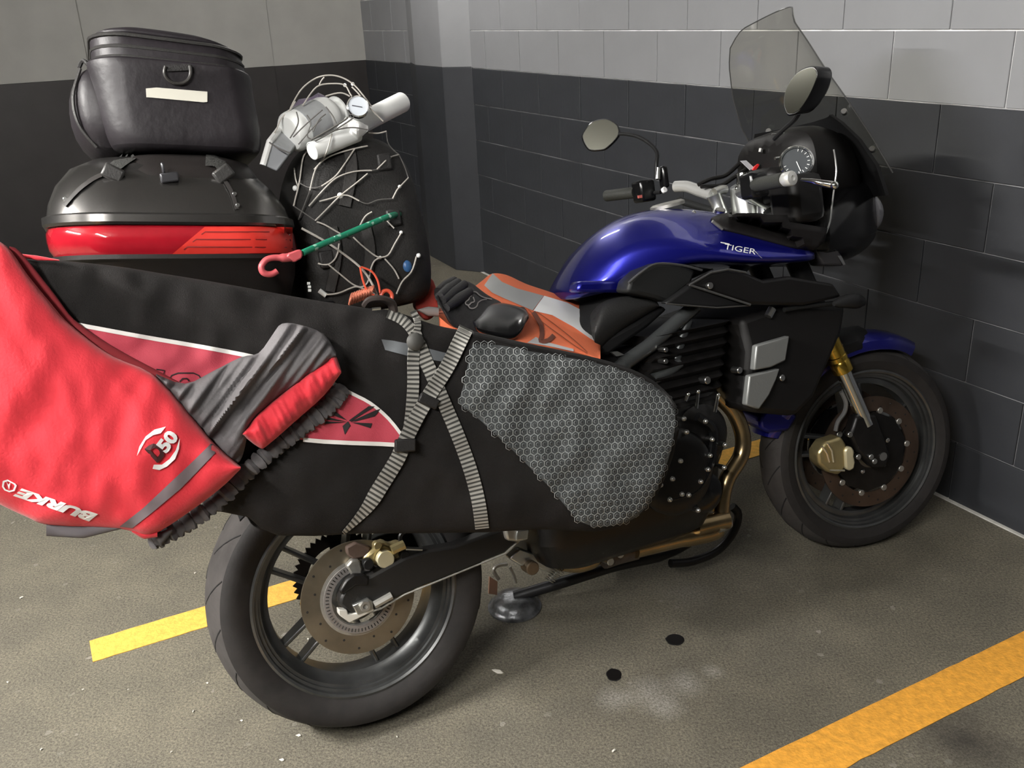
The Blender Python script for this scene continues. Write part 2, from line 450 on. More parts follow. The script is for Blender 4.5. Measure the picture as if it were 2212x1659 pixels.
# left wall
PLl = M('left_wall_paint', (.345, .34, .32), .6, var=.06, vs=5, bump=.12, bs=45)
PDl = M('left_wall_dark', (.022, .019, .019), .5, var=.2, vs=6, bump=.15, bs=45)
LC = WN * DW + WT * 6.93
lq = G(0, 183, 1.2); LA = V((lq.x - LC.x, lq.y - LC.y, 0)).normalized()      # runs from the corner towards the viewer
LAn = V((-LA.y, LA.x, 0))
mb = MB(); mb.box(V((3.4, -.108, .6)), V((7.2, .2, 1.2)), mi=0); mb.box(V((3.4, -.108, 1.9)), V((7.2, .2, 1.4)), mi=1)
wl = tag(mb.build('wall_left', [PDl, PLl], smooth=0), 'smooth panelled wall, black below and grey above, behind the luggage', 'wall', kind='structure'); wall_frame(wl, LC, LA)
def lw_s(px, py, z):
    g = G(px, py, z); return (g - LC).dot(LA)
d = ray(588, 100); n3 = LAn; t = (LC - CO).dot(n3) / d.dot(n3); sj = ((CO + d * t) - LC).dot(LA)
def panel_mesh(h, mat, nm):
    mb = MB(); mb.box(V((0, -.012, 0)), V((1.2 - .008, .024, h - .003))); o = mb.build('tmp', mat, smooth=0); me = o.data; me.name = nm; bpy.data.objects.remove(o); return me
pmL, pmD = panel_mesh(1.4, PLl, 'panel_light'), panel_mesh(1.2, PDl, 'panel_dark')
k0 = -2
for k in range(-2, 6):
    sc = sj + 1.2 * (k + .5)
    if sc < .55 or sc > 6.6: continue
    for me, z in ((pmL, 1.9), (pmD, .6)):
        o = bpy.data.objects.new('panel', me); COL.objects.link(o); o.parent = wl; o.location = (sc, 0, z)

# painted bay lines, square to the right wall
LINE = M('line_paint', (.80, .37, .045), .7, var=.16, vs=60, bump=.6, bs=140)
def bay_line(t0, t1, a0, a1, label, mat):
    n = 90; top, bot = [], []
    for i in range(n + 1):
        a = a0 + (a1 - a0) * i / n; e = .0025
        p = WN * a
        top.append(p + WT * (t1 + e * mnoise.noise(V((a * 30, 1, 0))))); bot.append(p + WT * (t0 + e * mnoise.noise(V((a * 30, 5, 0)))))
    rows = [[p + V((0, 0, .0005)), p + V((0, 0, .0022)), q + V((0, 0, .0022)), q + V((0, 0, .0005))] for p, q in zip(top, bot)]
    c = WN * a0 + WT * t0; mb = MB(); mb.loft(rows); o = mb.build('bay_line', mat, base=c, smooth=30); o.location = c
    return tag(o, label, 'floor marking', 'painted parking bay lines')
a_end = V((G(197, 1408).x, G(197, 1408).y, 0)).dot(WN)
bay_line(2.29, 2.39, a_end, DW - .02, 'bay line with bright light put into its yellower paint, running under the motorcycle from beside the rear tyre', M('line_paint_overlit', (.86, .47, .085), .7, var=.16, vs=60, bump=.6, bs=140))  # yellower copy of the line paint; glare of the lamps put into its colour
bay_line(1.07, 1.18, -.9, DW - .02, 'orange painted bay line on open floor in the near right corner', LINE)

# loose marks and scraps on the floor
OIL = M('oil', (.006, .005, .005), .35)
def oil(px, py, rx, ry, label):
    c = G(px, py); mb = MB(); n = 22; ring = []; top = []
    for k in range(n):
        a = 2 * math.pi * k / n; r = 1 + .12 * mnoise.noise(V((math.cos(a) * 2, math.sin(a) * 2, px)))
        ring.append(V((c.x + rx * r * math.cos(a), c.y + ry * r * math.sin(a), .0004))); top.append(V((c.x + rx * .9 * r * math.cos(a), c.y + ry * .9 * r * math.sin(a), .0016)))
    mb.loft([ring, top]); o = mb.build('oil_spot', OIL, base=V((c.x, c.y, 0)), smooth=0); o.location = (c.x, c.y, 0)
    tag(o, label, 'oil spot', 'oil spots on the asphalt')
oil(1458, 1382, .024, .024, 'larger round black oil spot, farther of the two on the asphalt')
oil(1326, 1458, .019, .024, 'smaller round black oil spot, nearer of the two on the asphalt')
SCR = M('scrap', (.75, .72, .64), .7)
def scrap(px, py, L, Wd, rot, name, label, cat, grp):
    c = G(px, py); mb = MB(); n = 7
    pr = [(math.cos(rot + 2 * math.pi * k / n), math.sin(rot + 2 * math.pi * k / n)) for k in range(n)]
    a = V((math.cos(rot), math.sin(rot), 0)); b = V((-a.y, a.x, 0))
    pts = [c + a * (L * math.cos(2 * math.pi * k / n) * (1 + .3 * mnoise.noise(V((k, px, 0))))) + b * (Wd * math.sin(2 * math.pi * k / n)) + V((0, 0, .001 + .002 * (k % 2))) for k in range(n)]
    mb.prism(pts, V((0, 0, .0012))); o = mb.build(name, SCR, base=V((c.x, c.y, 0)), smooth=0); o.location = (c.x, c.y, 0); tag(o, label, cat, grp)
scrap(1075, 1452, .017, .006, 2.6, 'dry_leaf', 'small pale dry leaf lying on the floor behind the rear tyre shadow', 'leaf', None)
for i, (x, y, l_) in enumerate([(47, 1292, .006), (422, 1239, .004), (858, 1593, .003), (448, 1477, .004), (418, 1538, .004), (522, 1558, .0045), (645, 1590, .007), (609, 1643, .007), (90, 1620, .004), (371, 1626, .003), (1326, 1623, .006), (180, 1491, .003), (278, 1491, .0025), (666, 1382, .005), (17, 1475, .004), (1100, 1340, .003)]):
    scrap(x, y, l_, l_ * .45, random.uniform(0, 3), 'grit_fleck', 'tiny white grit fleck on the asphalt', 'grit', 'white grit flecks on the asphalt')

# ceiling lamps (above the frame)
for i, (x, y, z, rz, watt) in enumerate(LAMPS):
    t = thing('ceiling_light', ['white fluorescent batten on the ceiling just behind the viewer', 'white fluorescent batten on the ceiling left of the viewer', 'white fluorescent batten on the ceiling above the block wall corner'][i], 'light', (x, y, z), 'fluorescent battens on the ceiling', world=True)
    t.rotation_euler = (0, 0, rz)
    mb = MB(); mb.box(V((x, y, z + .09)), V((1.25, .12, .06))); mb.build('housing', M('lamp_metal', (.8, .8, .8), .4), t, bevel=.006)
    mb = MB(); mb.tube([V((x - .6, y, z + .03)), V((x + .6, y, z + .03))], .014, 12)
    lm = bpy.data.materials.new('lamp_glow'); lm.use_nodes = True; b_ = lm.node_tree.nodes['Principled BSDF']
    b_.inputs['Emission Color'].default_value = (1, .975, .93, 1); b_.inputs['Emission Strength'].default_value = watt
    mb.build('lamp_tube', lm, t)

# ================================================================ motorcycle
from mathutils.bvhtree import BVHTree
def raysurf(objs, fallback):
    """points on already built parts, seen along measured lines of sight (motorcycle coordinates)"""
    dg = bpy.context.evaluated_depsgraph_get(); dg.update(); trees = []
    for o in objs:
        me = o.evaluated_get(dg).to_mesh(); b = BASE.get(o.name, V((0, 0, 0)))
        if o.parent: b = BASE[o.parent.name]
        trees.append(BVHTree.FromPolygons([v.co + b for v in me.vertices], [list(p.vertices) for p in me.polygons])); o.evaluated_get(dg).to_mesh_clear()
    c = tob(CO)
    def f(px, py, eps=.003):
        d = ray(px, py); d = V((d.dot(BF), d.dot(BL), d.dot(BU))).normalized(); best = None
        for t in trees:
            h = t.ray_cast(c, d)
            if h[0] is not None and (best is None or h[3] < best): best = h[3]
        if best is None: return P(px, py, fallback)
        return c + d * (best - eps)
    return f
BLK = M('black_plastic', (.008, .008, .0085), .5, bump=.05, bs=300, spec=.25)
GLB = M('gloss_black', (.005, .005, .0055), .2, spec=.35)
ENG = M('engine_black', (.006, .0055, .0055), .40, spec=.35, var=.3, vs=40, bump=.1, bs=200)
RUB = M('tyre_side', (.014, .012, .0115), .75, var=.25, vs=40, bump=.1, bs=200)
TRD = M('tyre_tread', (.048, .043, .041), .9, var=.25, vs=18, bump=.2, bs=120)
RIM = M('rim_grey', (.13, .133, .133), .36, metal=.8, var=.2, vs=20)
STL = M('steel', (.55, .55, .54), .28, metal=1.)
CHR = M('chrome', (.82, .82, .80), .10, metal=1.)
ALU = M('cast_alloy', (.60, .61, .59), .30, metal=.95, var=.1, vs=30)
DUL = M('dull_alloy', (.42, .41, .38), .45, metal=.8, var=.2, vs=40)
DSC = M('disc_steel', (.26, .225, .17), .38, metal=.85, var=.25, vs=14)
GLD = M('gold_anodised', (.52, .43, .22), .32, metal=.8, var=.1, vs=30)
GFK = M('gold_fork', (.60, .40, .07), .22, metal=.95)
BLU = M('blue_paint', (.010, .012, .26), .30, metal=.72, coat=.9, var=.05, vs=900)
BRZ = M('bronze_pipe', (.36, .27, .15), .26, metal=.95, var=.25, vs=12)
GRP = M('grey_panel', (.20, .205, .20), .42, metal=.4, bump=.1, bs=200)
DGR = M('dark_grey_plastic', (.011, .0115, .0115), .55, bump=.08, bs=250, spec=.25)
SEA = M('seat_vinyl', (.013, .013, .013), .55, bump=.25, bs=260, spec=.3)
RED = M('red_plastic', (.65, .02, .02), .3)
WHT = M('white_print', (.80, .80, .80), .5)
CPR = M('copper_tab', (.50, .30, .22), .5, metal=.5)
MIR = M('mirror_glass', (.36, .36, .31), .05, metal=1.)

bike = thing('motorcycle', 'blue touring motorcycle with black fairing parked on its side stand, loaded with luggage', 'motorcycle', (0, 0, 0))
def part(mb, name, mat, parent=None, **k): return mb.build(name, mat, parent or bike, **k)
def bolt(mb, c, r=.006, d=V((0, -1, 0)), h=.005): mb.lathe([(r, 0), (r, h * .6), (r * .6, h), (r * .55, h * .7), (0.0005, h * .7)], c, d, 8)

# ---- wheels
def wheel(cx, cz, R, half, fn, pref, spoke_a0, rimhalf):
    y = V((0, 1, 0)); o = V((cx, 0, cz))
    rr = .228; h = rimhalf
    rim = [(rr + .005, -h - .004), (rr, -h - .006), (rr - .005, -h - .003), (rr - .007, -h + .006), (rr - .013, -h + .007), (rr - .013, -h + .016), (rr - .020, -h + .017), (rr - .024, -h + .028), (.196, -h * .45), (.188, -h * .4), (.186, 0), (.188, h * .4), (.196, h * .45), (rr - .022, h - .028), (rr - .012, h - .018), (rr - .009, h - .004), (rr - .005, h + .003), (rr, h + .006), (rr + .005, h + .004), (rr - .004, h - .02), (.208, 0), (rr - .004, -h + .02)]
    mb = MB().lathe(rim, o, y, 120, True); mb.xf(fn); w = part(mb, pref + '_wheel', RIM)
    t = [(rr - .004, -h + .005), (rr + .001, -h - .001), (rr + .012, -half * .90), (rr + .030, -half * .985), (R - .042, -half), (R - .028, -half * .965), (R - .021, -half * .90)]
    tr = [(R - .021, -half * .90), (R - .0135, -half * .72), (R - .0055, -half * .45), (R - .001, -half * .2), (R, 0), (R - .001, half * .2), (R - .0055, half * .45), (R - .0135, half * .72), (R - .021, half * .90)]
    t2 = [(r, -a) for r, a in t][::-1]
    mb = MB(); mb.lathe(t, o, y, 120, True if False else False, 0); mb.f = mb.f[:-2]; mb.m = mb.m[:-2]
    mb.lathe(t2, o, y, 120, False, 0); mb.f = mb.f[:-2]; mb.m = mb.m[:-2]
    mb.lathe(tr, o, y, 120, False, 1); mb.f = mb.f[:-2]; mb.m = mb.m[:-2]
    # cut grooves across the tread: thin raised-edge ribs set below the surface read as dark lines
    mb.xf(fn); ty = part(mb, 'tyre', [RUB, TRD], w, smooth=50)
    g = MB()
    for k in range(18):
        a0 = 2 * math.pi * k / 18
        for s_ in (-1, 1):
            pts = []
            for q in range(7):
                f = q / 6; ya = s_ * half * (.12 + .75 * f); a = a0 + (.16 if s_ > 0 else 0) + f * .22
                rad = interp([(-half * .9, R - .021), (-half * .72, R - .0135), (-half * .45, R - .0055), (-half * .2, R - .001), (0, R), (half * .2, R - .001), (half * .45, R - .0055), (half * .72, R - .0135), (half * .9, R - .021)], ya)
                pts.append(V((cx + math.sin(a) * (rad - .0008), ya, cz + math.cos(a) * (rad - .0008))))
            g.tube(pts, .0022, 5)
    g.xf(fn); tag(part(g, 'tread_grooves', M('groove', (.008, .008, .008), .9), w), kind='stuff')
    # twin spokes
    for k in range(5):
        for s_ in (-1, 1):
            a = spoke_a0 + 2 * math.pi * k / 5; d = V((math.sin(a), 0, math.cos(a))); q = V((math.cos(a), 0, -math.sin(a)))
            off = .024 * s_
            p0 = o + d * .045 + q * off * .9; p1 = o + d * .190 + q * off * 1.15
            mb = MB(); sec = lambda p, a_, b_: [p + q * .0048 * s2 + y * a_ * s3 for s2, s3 in ((-1, -1), (1, -1), (1, 1), (-1, 1))]
            mb.loft([sec(p0, .026, 0), sec(p1, .020, 0)]); mb.xf(fn); part(mb, 'spoke', RIM, w, bevel=.003)
    mb = MB().lathe([(.022, -.075), (.045, -.07), (.052, -.04), (.052, .04), (.045, .07), (.022, .075)], o, y, 28); mb.xf(fn); part(mb, 'hub', RIM, w)
    return w, o
ident = lambda v: v
aa = math.atan2(-.152, .207 - .315 + .0)          # direction of the lower pair of spokes seen behind the disc
rw, ro = wheel(0, .315, .315, .089, ident, 'rear', aa, .072)
def disc_part(o, yy, ri, rout, fn, parent, name, mat, holes, hr, slots=0, th=.005):
    n = 90; mb = MB()
    pr = [(ri, -th / 2), (rout, -th / 2), (rout, th / 2), (ri, th / 2)]
    mb.lathe(pr, o + V((0, yy, 0)), V((0, 1, 0)), n, True); mb.xf(fn); d = part(mb, name, mat, parent, smooth=30)
    hb = MB()
    for k in range(holes):
        a = 2 * math.pi * k / holes; r = ri + (rout - ri) * (.3 + .4 * (k % 2)); c = o + V((math.cos(a) * r, yy - th / 2 - .0006, math.sin(a) * r)); hb.disc(c, V((0, 1, 0)), hr, .0009, 8)
    if holes: hb.xf(fn); tag(part(hb, 'disc_holes', M('hole_black', (.01, .008, .006), .8), parent), kind='stuff')
    return d
rd = disc_part(ro, -.085, .086, .1275, ident, rw, 'brake_disc', DSC, 18, .0028)
cb = MB().lathe([(.086, -.003), (.086, .003), (.060, .004), (.060, -.004)], ro + V((0, -.085, 0)), V((0, 1, 0)), 60, True); part(cb, 'disc_carrier', DUL, rw)
ab = MB().lathe([(.079, -.002), (.079, .002), (.062, .002), (.062, -.002)], ro + V((0, -.092, 0)), V((0, 1, 0)), 72, True); ar = part(ab, 'sensor_ring', M('ring_grey', (.30, .28, .27), .45, metal=.6), rw)
ab = MB()
for k in range(60):
    a = 2 * math.pi * k / 60; d = V((math.cos(a), 0, math.sin(a))); ab.tube([ro + V((0, -.0945, 0)) + d * .0685, ro + V((0, -.0945, 0)) + d * .0755], .0011, 4)
tag(part(ab, 'ring_slots', M('hole_black', (.01, .008, .006), .8), rw), kind='stuff')
# sprocket on the far side
mb = MB(); n = 44; ring = []
for k in range(n * 2):
    a = math.pi * k / n; r = .112 if k % 2 else .102; ring.append(ro + V((math.cos(a) * r, .085, math.sin(a) * r)))
inn = [ro + V((math.cos(math.pi * k / n) * .078, .085, math.sin(math.pi * k / n) * .078)) for k in range(n * 2)]
mb.loft([ring, [p + V((0, .006, 0)) for p in ring], [p + V((0, .006, 0)) for p in inn], inn], closed=True); sp = part(mb, 'sprocket', M('sprocket_dark', (.02, .015, .012), .6, metal=.5), rw, smooth=20)
mb = MB()
for k in range(5):
    a = 2 * math.pi * k / 5 + .3; d = V((math.cos(a), 0, math.sin(a))); mb.tube([ro + V((0, .088, 0)) + d * .045, ro + V((0, .088, 0)) + d * .085], .013, 6, flat=(1, .4))
part(mb, 'sprocket_arm', M('sprocket_dark', (.02, .015, .012), .6, metal=.5), rw)
# inner wheel light ring seen between disc and rim
part(MB().lathe([(.115, -.03), (.118, -.028), (.118, .028), (.115, .03), (.05, .03), (.05, -.03)], ro, V((0, 1, 0)), 48, True).xf(lambda v: ro + V(((v - ro).x * .62, (v - ro).y, (v - ro).z * .62))), 'cush_drive', DUL, rw)

_q = PS(1790, 1098, 0); fw_, fo = wheel(1.51, .300, .300, .061, ST, 'front', math.atan2(_q.x - 1.51, _q.z - .30), .048)
for yy in (-.066, .066):
    d = disc_part(fo, yy, .118, .160, ST, fw_, 'brake_disc', M('front_disc', (.12, .085, .065), .45, metal=.8, var=.3, vs=14), 30, .003)
    for k in range(10):
        mb = MB(); a = 2 * math.pi * k / 10; c = fo + V((math.cos(a) * .120, yy - .006 * (1 if yy < 0 else -1), math.sin(a) * .120)); mb.disc(c, V((0, 1, 0)), .009, .010, 10)
        mb.xf(ST); part(mb, 'disc_button', DUL, fw_)
    mb = MB().lathe([(.116, -.003), (.116, .003), (.045, .004), (.045, -.004)], fo + V((0, yy, 0)), V((0, 1, 0)), 10, True); mb.xf(ST); part(mb, 'disc_carrier', ENG, fw_)
    for k in range(5):
        mb = MB(); a = 2 * math.pi * k / 5 + .4; bolt(mb, fo + V((math.cos(a) * .06, yy + (-.004 if yy < 0 else .004), math.sin(a) * .06)), .007, V((0, -1 if yy < 0 else 1, 0)))
        mb.xf(ST); part(mb, 'disc_bolt', STL, fw_)

# ---- swingarm, right arm measured, left arm mirrored in shape
sw = Y8((812, 628), (818, 585), (850, 520), (905, 492), (1000, 452), (1200, 345), (1340, 300), (1500, 275), (1800, 165), (1905, 165), (1890, 235), (1800, 318), (1500, 440), (1200, 562), (1060, 645), (900, 700))
pl = Q(sw, -.125)
mb = MB(); mb.prism(pl, V((0, .045, 0))); sa = part(mb, 'swingarm', M('swingarm_black', (.010, .0095, .009), .45, bump=.08, bs=150), bevel=.006)
edge = Q(Y8((890, 705), (1060, 648), (1200, 565), (1500, 443), (1800, 321), (1888, 240)), -.127)
part(MB().tube(edge, .0022, 5), 'edge_seam', DUL, sa)
part(MB().prism([V((p.x, .085, p.z)) for p in pl], V((0, .04, 0))), 'swingarm_far', BLK, sa, bevel=.006)
mb = MB(); mb.box(V((.36, 0, .375)), V((.09, .20, .07))); part(mb, 'swingarm_bridge', BLK, sa, bevel=.012)
mb = MB(); mb.prism(Q(X1((1065, 905), (1230, 828), (1275, 860), (1285, 945), (1120, 1005)), -.133), V((0, .012, 0))); ad = part(mb, 'axle_block', ALU, sa, bevel=.002)
mb = MB().lathe([(.012, 0), (.012, .008), (.006, .008), (.006, .003), (.0005, .003)], P(*X1((1190, 905))[0], -.133), V((0, -1, 0)), 6); part(mb, 'axle_nut', DUL, sa, smooth=20)
mb = MB(); mb.prism(Q(X1((920, 945), (1010, 955), (1020, 1000), (1110, 985), (1285, 935), (1290, 960), (1035, 1085), (925, 1005)), -.131), V((0, .02, 0))); part(mb, 'chain_adjuster', M('bright_alloy', (.72, .70, .64), .4, metal=.4), sa, bevel=.002)
mb = MB().tube([P(*X1((1290, 900))[0], -.131), P(*X1((1470, 800))[0], -.131)], .009, 8); part(mb, 'adjuster_bolt', DUL, sa)
mb = MB(); mb.prism(Q(X1((1000, 640), (1080, 580), (1190, 580), (1240, 620), (1230, 700), (1100, 700), (960, 800), (930, 760)), -.13), V((0, .015, 0))); part(mb, 'axle_boss', ENG, sa, bevel=.004)

# ---- rear caliper
ca = MB(); ca.prism(Q(X1((1160, 420), (1260, 330), (1400, 240), (1480, 290), (1560, 250), (1640, 290), (1600, 400), (1520, 480), (1400, 520), (1230, 470)), -.105), V((0, .045, 0))); rc = part(ca, 'rear_caliper', GLD, bevel=.008)
c0 = P(*X1((1410, 425))[0], -.118); part(MB().lathe([(.0205, 0), (.0205, .010), (.018, .013), (.0005, .013)], c0 + V((0, .010, 0)), V((0, -1, 0)), 28), 'piston_cap', M('pale_gold', (.66, .60, .40), .4, metal=.5), rc)
for (q, r_) in ((X1((1235, 480))[0], .012), (X1((1615, 390))[0], .011), (X1((1330, 285))[0], .009)):
    part(MB().disc(P(*q, -.122), V((0, 1, 0)), r_, .02, 14), 'slide_boot', BLK if r_ > .01 else GLD, rc)
part(MB().tube(Q(X1((1470, 330), (1600, 270)), -.12), .011, 8), 'banjo_bolt', GLD, rc)
part(MB().tube(Q(X1((1620, 310), (1790, 318)), -.12), .004, 6), 'bleed_pipe', STL, rc)
part(MB().tube(smooth_path(Q(X1((1590, 280), (1560, 190), (1640, 120), (1900, 60)), -.115)), .005, 6), 'brake_hose', ENG, rc)
mb = MB(); mb.prism(Q(X1((1000, 500), (1060, 430), (1140, 430), (1170, 520), (1160, 600), (1080, 620)), -.11), V((0, .02, 0))); part(mb, 'caliper_bracket', DUL, rc, bevel=.004)
mb = MB(); mb.prism(Q(X1((1000, 300), (1100, 250), (1260, 300), (1230, 400), (1080, 430), (1010, 380)), -.10), V((0, .02, 0))); part(mb, 'bracket_arm', M('rusty', (.10, .065, .05), .7, var=.3), rc, bevel=.004)
# hugger over the rear tyre
rows = []
for k in range(15):
    a = math.radians(-40 + 95 * k / 14); R_ = .335
    rows.append([V((R_ * math.sin(a), yy, .315 + (R_ - abs(yy) ** 2 * 3) * math.cos(a))) for yy in (-.1, -.07, -.03, .03, .07, .1)] + [V((R_ * math.sin(a), yy, .315 + (R_ + .005 - abs(yy) ** 2 * 3) * math.cos(a))) for yy in (.1, .07, .03, -.03, -.07, -.1)])
part(MB().loft(rows), 'rear_hugger', BLK)

# ---- engine
mb = MB()
def ering(z, x0, x1, w): return rrect(x0, x1, -w, w, .05, z, 4)
mb.loft([ering(.235, .50, .84, .11), ering(.26, .45, .89, .15), ering(.33, .42, .92, .185), ering(.46, .44, .94, .19), ering(.55, .50, .955, .18), ering(.60, .62, .965, .17)])
eng = part(mb, 'engine', ENG, smooth=35)
def slant(x, z): return x + (z - .58) * .30
mb = MB(); rows = []
for i in range(15):
    z = .58 + .18 * i / 14; w = .185 if i % 2 == 0 else .165
    rows.append([V((p.x, p.y, z)) for p in rrect(slant(.72, z), slant(.955, z), -w, w, .03, z, 3)])
mb.loft(rows); part(mb, 'cylinder_block', ENG, eng, smooth=20)
mb = MB().lathe([(.105, 0), (.105, .012), (.095, .022), (.07, .026), (.0005, .026)], V((.78, -.185, .43)), V((0, -1, 0)), 40); cl = part(mb, 'clutch_cover', ENG, eng)
mb = MB().lathe([(.075, 0), (.075, .012), (.06, .022), (.0005, .024)], V((.875, -.17, .50)), V((0, -1, 0)), 32); part(mb, 'ignition_cover', ENG, eng)
mb = MB().lathe([(.05, 0), (.05, .03), (.04, .038), (.0005, .038)], V((.855, -.165, .36)), V((0, -1, 0)), 28); part(mb, 'water_pump', GLB, eng)
for q in Y7((1585, 85), (1605, 185), (1745, 105), (1795, 240), (1890, 280), (1780, 360), (1885, 450), (1765, 465), (1500, 535), (1710, 555), (1410, 580), (1570, 650), (1620, 655), (1480, 690), (1560, 400), (1690, 770)):
    b_ = MB(); c = P(*q, -.215); b_.tube([c + V((0, .03, 0)), c + V((0, .002, 0))], .0065, 8); b_.sphere(c, .0055, 8); part(b_, 'engine_bolt', STL, eng)
for a, b2 in ((X_, Y_) for X_, Y_ in (((1508, 846), (1504, 882)), ((1551, 853), (1544, 890)), ((1486, 852), (1480, 866)))):
    b_ = MB(); b_.tube(Q([a, b2], -.20), .0045, 8); b_.sphere(P(*a, -.20), .0055, 8); part(b_, 'chrome_stud', CHR, eng)
for q, r_ in ((Y4((1150, 930))[0], .009), (Y4((1470, 830))[0], .008), (Y4((735, 625))[0], .006), (Y4((735, 740))[0], .006)):
    b_ = MB(); b_.disc(P(*q, -.205), V((0, 1, 0)), r_, .03, 12); part(b_, 'frame_bolt', STL, eng)
mb = MB().tube(smooth_path(Q([(1505, 900), (1540, 930), (1530, 1010), (1500, 1060), (1440, 1080)], -.20)), .012, 8); part(mb, 'coolant_hose', GLB, eng)

# ---- exhaust
ex = MB().tube(smooth_path(Q([(1520, 820), (1550, 852), (1585, 890), (1604, 940), (1600, 985), (1573, 1030), (1562, 1065), (1558, 1105)], -.10), 6), .021, 14); exo = part(ex, 'exhaust_header', BRZ)
for dy, dx in ((-.02, -.01), (.08, .0)):
    q = smooth_path([p + V((dx, .1 + dy, 0)) for p in Q([(1520, 820), (1550, 852), (1580, 890), (1592, 940), (1590, 985), (1570, 1030), (1560, 1065), (1556, 1105)], -.10)], 6); part(MB().tube(q, .019, 12), 'header_pipe', BRZ, exo)
part(MB().tube(smooth_path(Q([(1558, 1100), (1556, 1128), (1535, 1146), (1480, 1158), (1420, 1172), (1370, 1184)], -.09), 5), [.024] * 8 + [.029] * 8 + [.026] * 10, 14), 'collector_pipe', BRZ, exo)
part(MB().tube(Q([(1575, 1128), (1545, 1137)], -.105), [.016, .022], 12), 'pipe_clamp', STL, exo)
part(MB().tube(smooth_path(Q([(1500, 1138), (1540, 1128), (1568, 1122)], -.105), 4), .026, 14), 'heat_sleeve', BRZ, exo)
part(MB().tube(smooth_path(Q([(1215, 1218), (1250, 1222), (1283, 1210), (1292, 1185), (1278, 1160)], -.06), 5), .018, 12), 'link_pipe', BRZ, exo)
mb = MB(); mb.tube(smooth_path(Q([(1370, 1180), (1330, 1190), (1300, 1200)], -.06), 5), .035, 12); part(mb, 'silencer_can', M('burnt_steel', (.10, .08, .07), .45, metal=.7, var=.3), exo)

# ---- foot rest plate, linkage and stand under the board
mb = MB(); mb.prism(Q(X2((610, 350), (760, 285), (840, 275), (915, 345), (900, 480), (770, 505), (640, 490)), -.14), V((0, .03, 0))); fp = part(mb, 'frame_lug', DUL, bevel=.006)
mb = MB(); mb.prism(Q(X2((760, 370), (895, 350), (905, 370), (890, 470), (745, 490)), -.145), V((0, .006, 0))); part(mb, 'lug_face', ALU, fp, bevel=.003)
mb = MB(); mb.prism(Q(X2((660, 700), (790, 580), (990, 650), (1330, 790), (1210, 900), (1060, 840), (950, 790), (800, 790)), -.05), V((0, .03, 0))); lk = part(mb, 'suspension_link', ALU, bevel=.004)
part(MB().disc(P(*X2((950, 820))[0], -.07), V((0, 1, 0)), .017, .04, 16), 'link_bearing', M('worn_brass', (.20, .15, .10), .5, metal=.7), lk)
mb = MB()
for k in range(9):
    f = k / 8; a, b2 = X2((1140, 960), (1300, 800)); c = P(a[0] + (b2[0] - a[0]) * f, a[1] + (b2[1] - a[1]) * f, -.055); mb.lathe([(.012, -.0015), (.0135, 0), (.012, .0015), (.0105, 0)], c, V((.7, 0, .7)), 12, True)
tag(part(mb, 'stand_spring', STL, lk), kind='stuff')
mb = MB(); mb.prism(Q(X2((1600, 450), (1690, 500), (1730, 610), (1670, 660), (1620, 560)), -.08), V((0, .02, 0))); part(mb, 'heel_plate', DUL, lk, bevel=.004)
mb = MB(); mb.prism(Q(X2((1210, 560), (1300, 520), (1500, 500), (1560, 600), (1400, 720), (1280, 700)), -.03), V((0, .05, 0))); part(mb, 'rusty_bracket', M('rusty', (.10, .065, .05), .7, var=.3), lk, bevel=.006)
mb = MB(); mb.sphere(P(*X2((1890, 480))[0], -.12), .017, 12); part(mb, 'peg_pivot', GLB, lk)
for q in X2((2000, 650), (1880, 740)): part(MB().disc(P(*q, -.10), V((0, 1, 0)), .010, .05, 12), 'pivot_bolt', STL, lk)
mb = MB(); mb.prism(Q([(1235, 1120), (1420, 1120), (1500, 1140), (1490, 1170), (1340, 1200), (1250, 1160)], -.02), V((0, .10, 0))); part(mb, 'sump', ENG, lk, bevel=.02)
# side stand: leg leans out to the far side, wide foot on the asphalt
g0 = G(1112, 1312); fo_ = tob(V((g0.x, g0.y, 0))); upw = tob(BO + V((0, 0, 1)))
ft = tob(G(1112, 1312)); a_ = P(1480, 1170, .10)
leg = smooth_path([P(1500, 1165, .06), P(1440, 1197, .10), P(1330, 1222, .13), P(1240, 1250, .15), fo_ + upw * .034], 5)
sd = part(MB().tube(leg, [.013] * 6 + [.016] * (len(leg) - 6), 12), 'side_stand', M('stand_black', (.022, .022, .024), .45, metal=.3))
part(MB().lathe([(.068, 0), (.073, .002), (.073, .006), (.066, .009), (.062, .016), (.056, .027), (.040, .036), (.016, .040), (.0005, .040)], fo_, upw, 40), 'stand_foot', M('foot_dark', (.20, .205, .215), .34, metal=.7, var=.5, vs=45, bump=.5, bs=60), sd)
mb = MB(); mb.prism(Q(X2((430, 915), (525, 975), (520, 1135), (420, 1120)), .22), V((0, .006, 0))); part(mb, 'stand_tab', CPR, sd)
part(MB().tube(smooth_path(Q(X2((540, 950), (480, 850), (520, 790), (640, 765)), .21), 5), .005, 6), 'stand_hook', DUL, sd)
part(MB().tube(smooth_path(Q(X2((670, 800), (720, 900), (745, 990)), .20), 4), .004, 6), 'stand_rod', DUL, sd)
part(MB().tube(smooth_path(Q(Y7((1940, 740), (1985, 800), (1950, 930), (1830, 1070), (1640, 1150), (1480, 1165)), .05), 5), .012, 10), 'crash_bar', ENG)

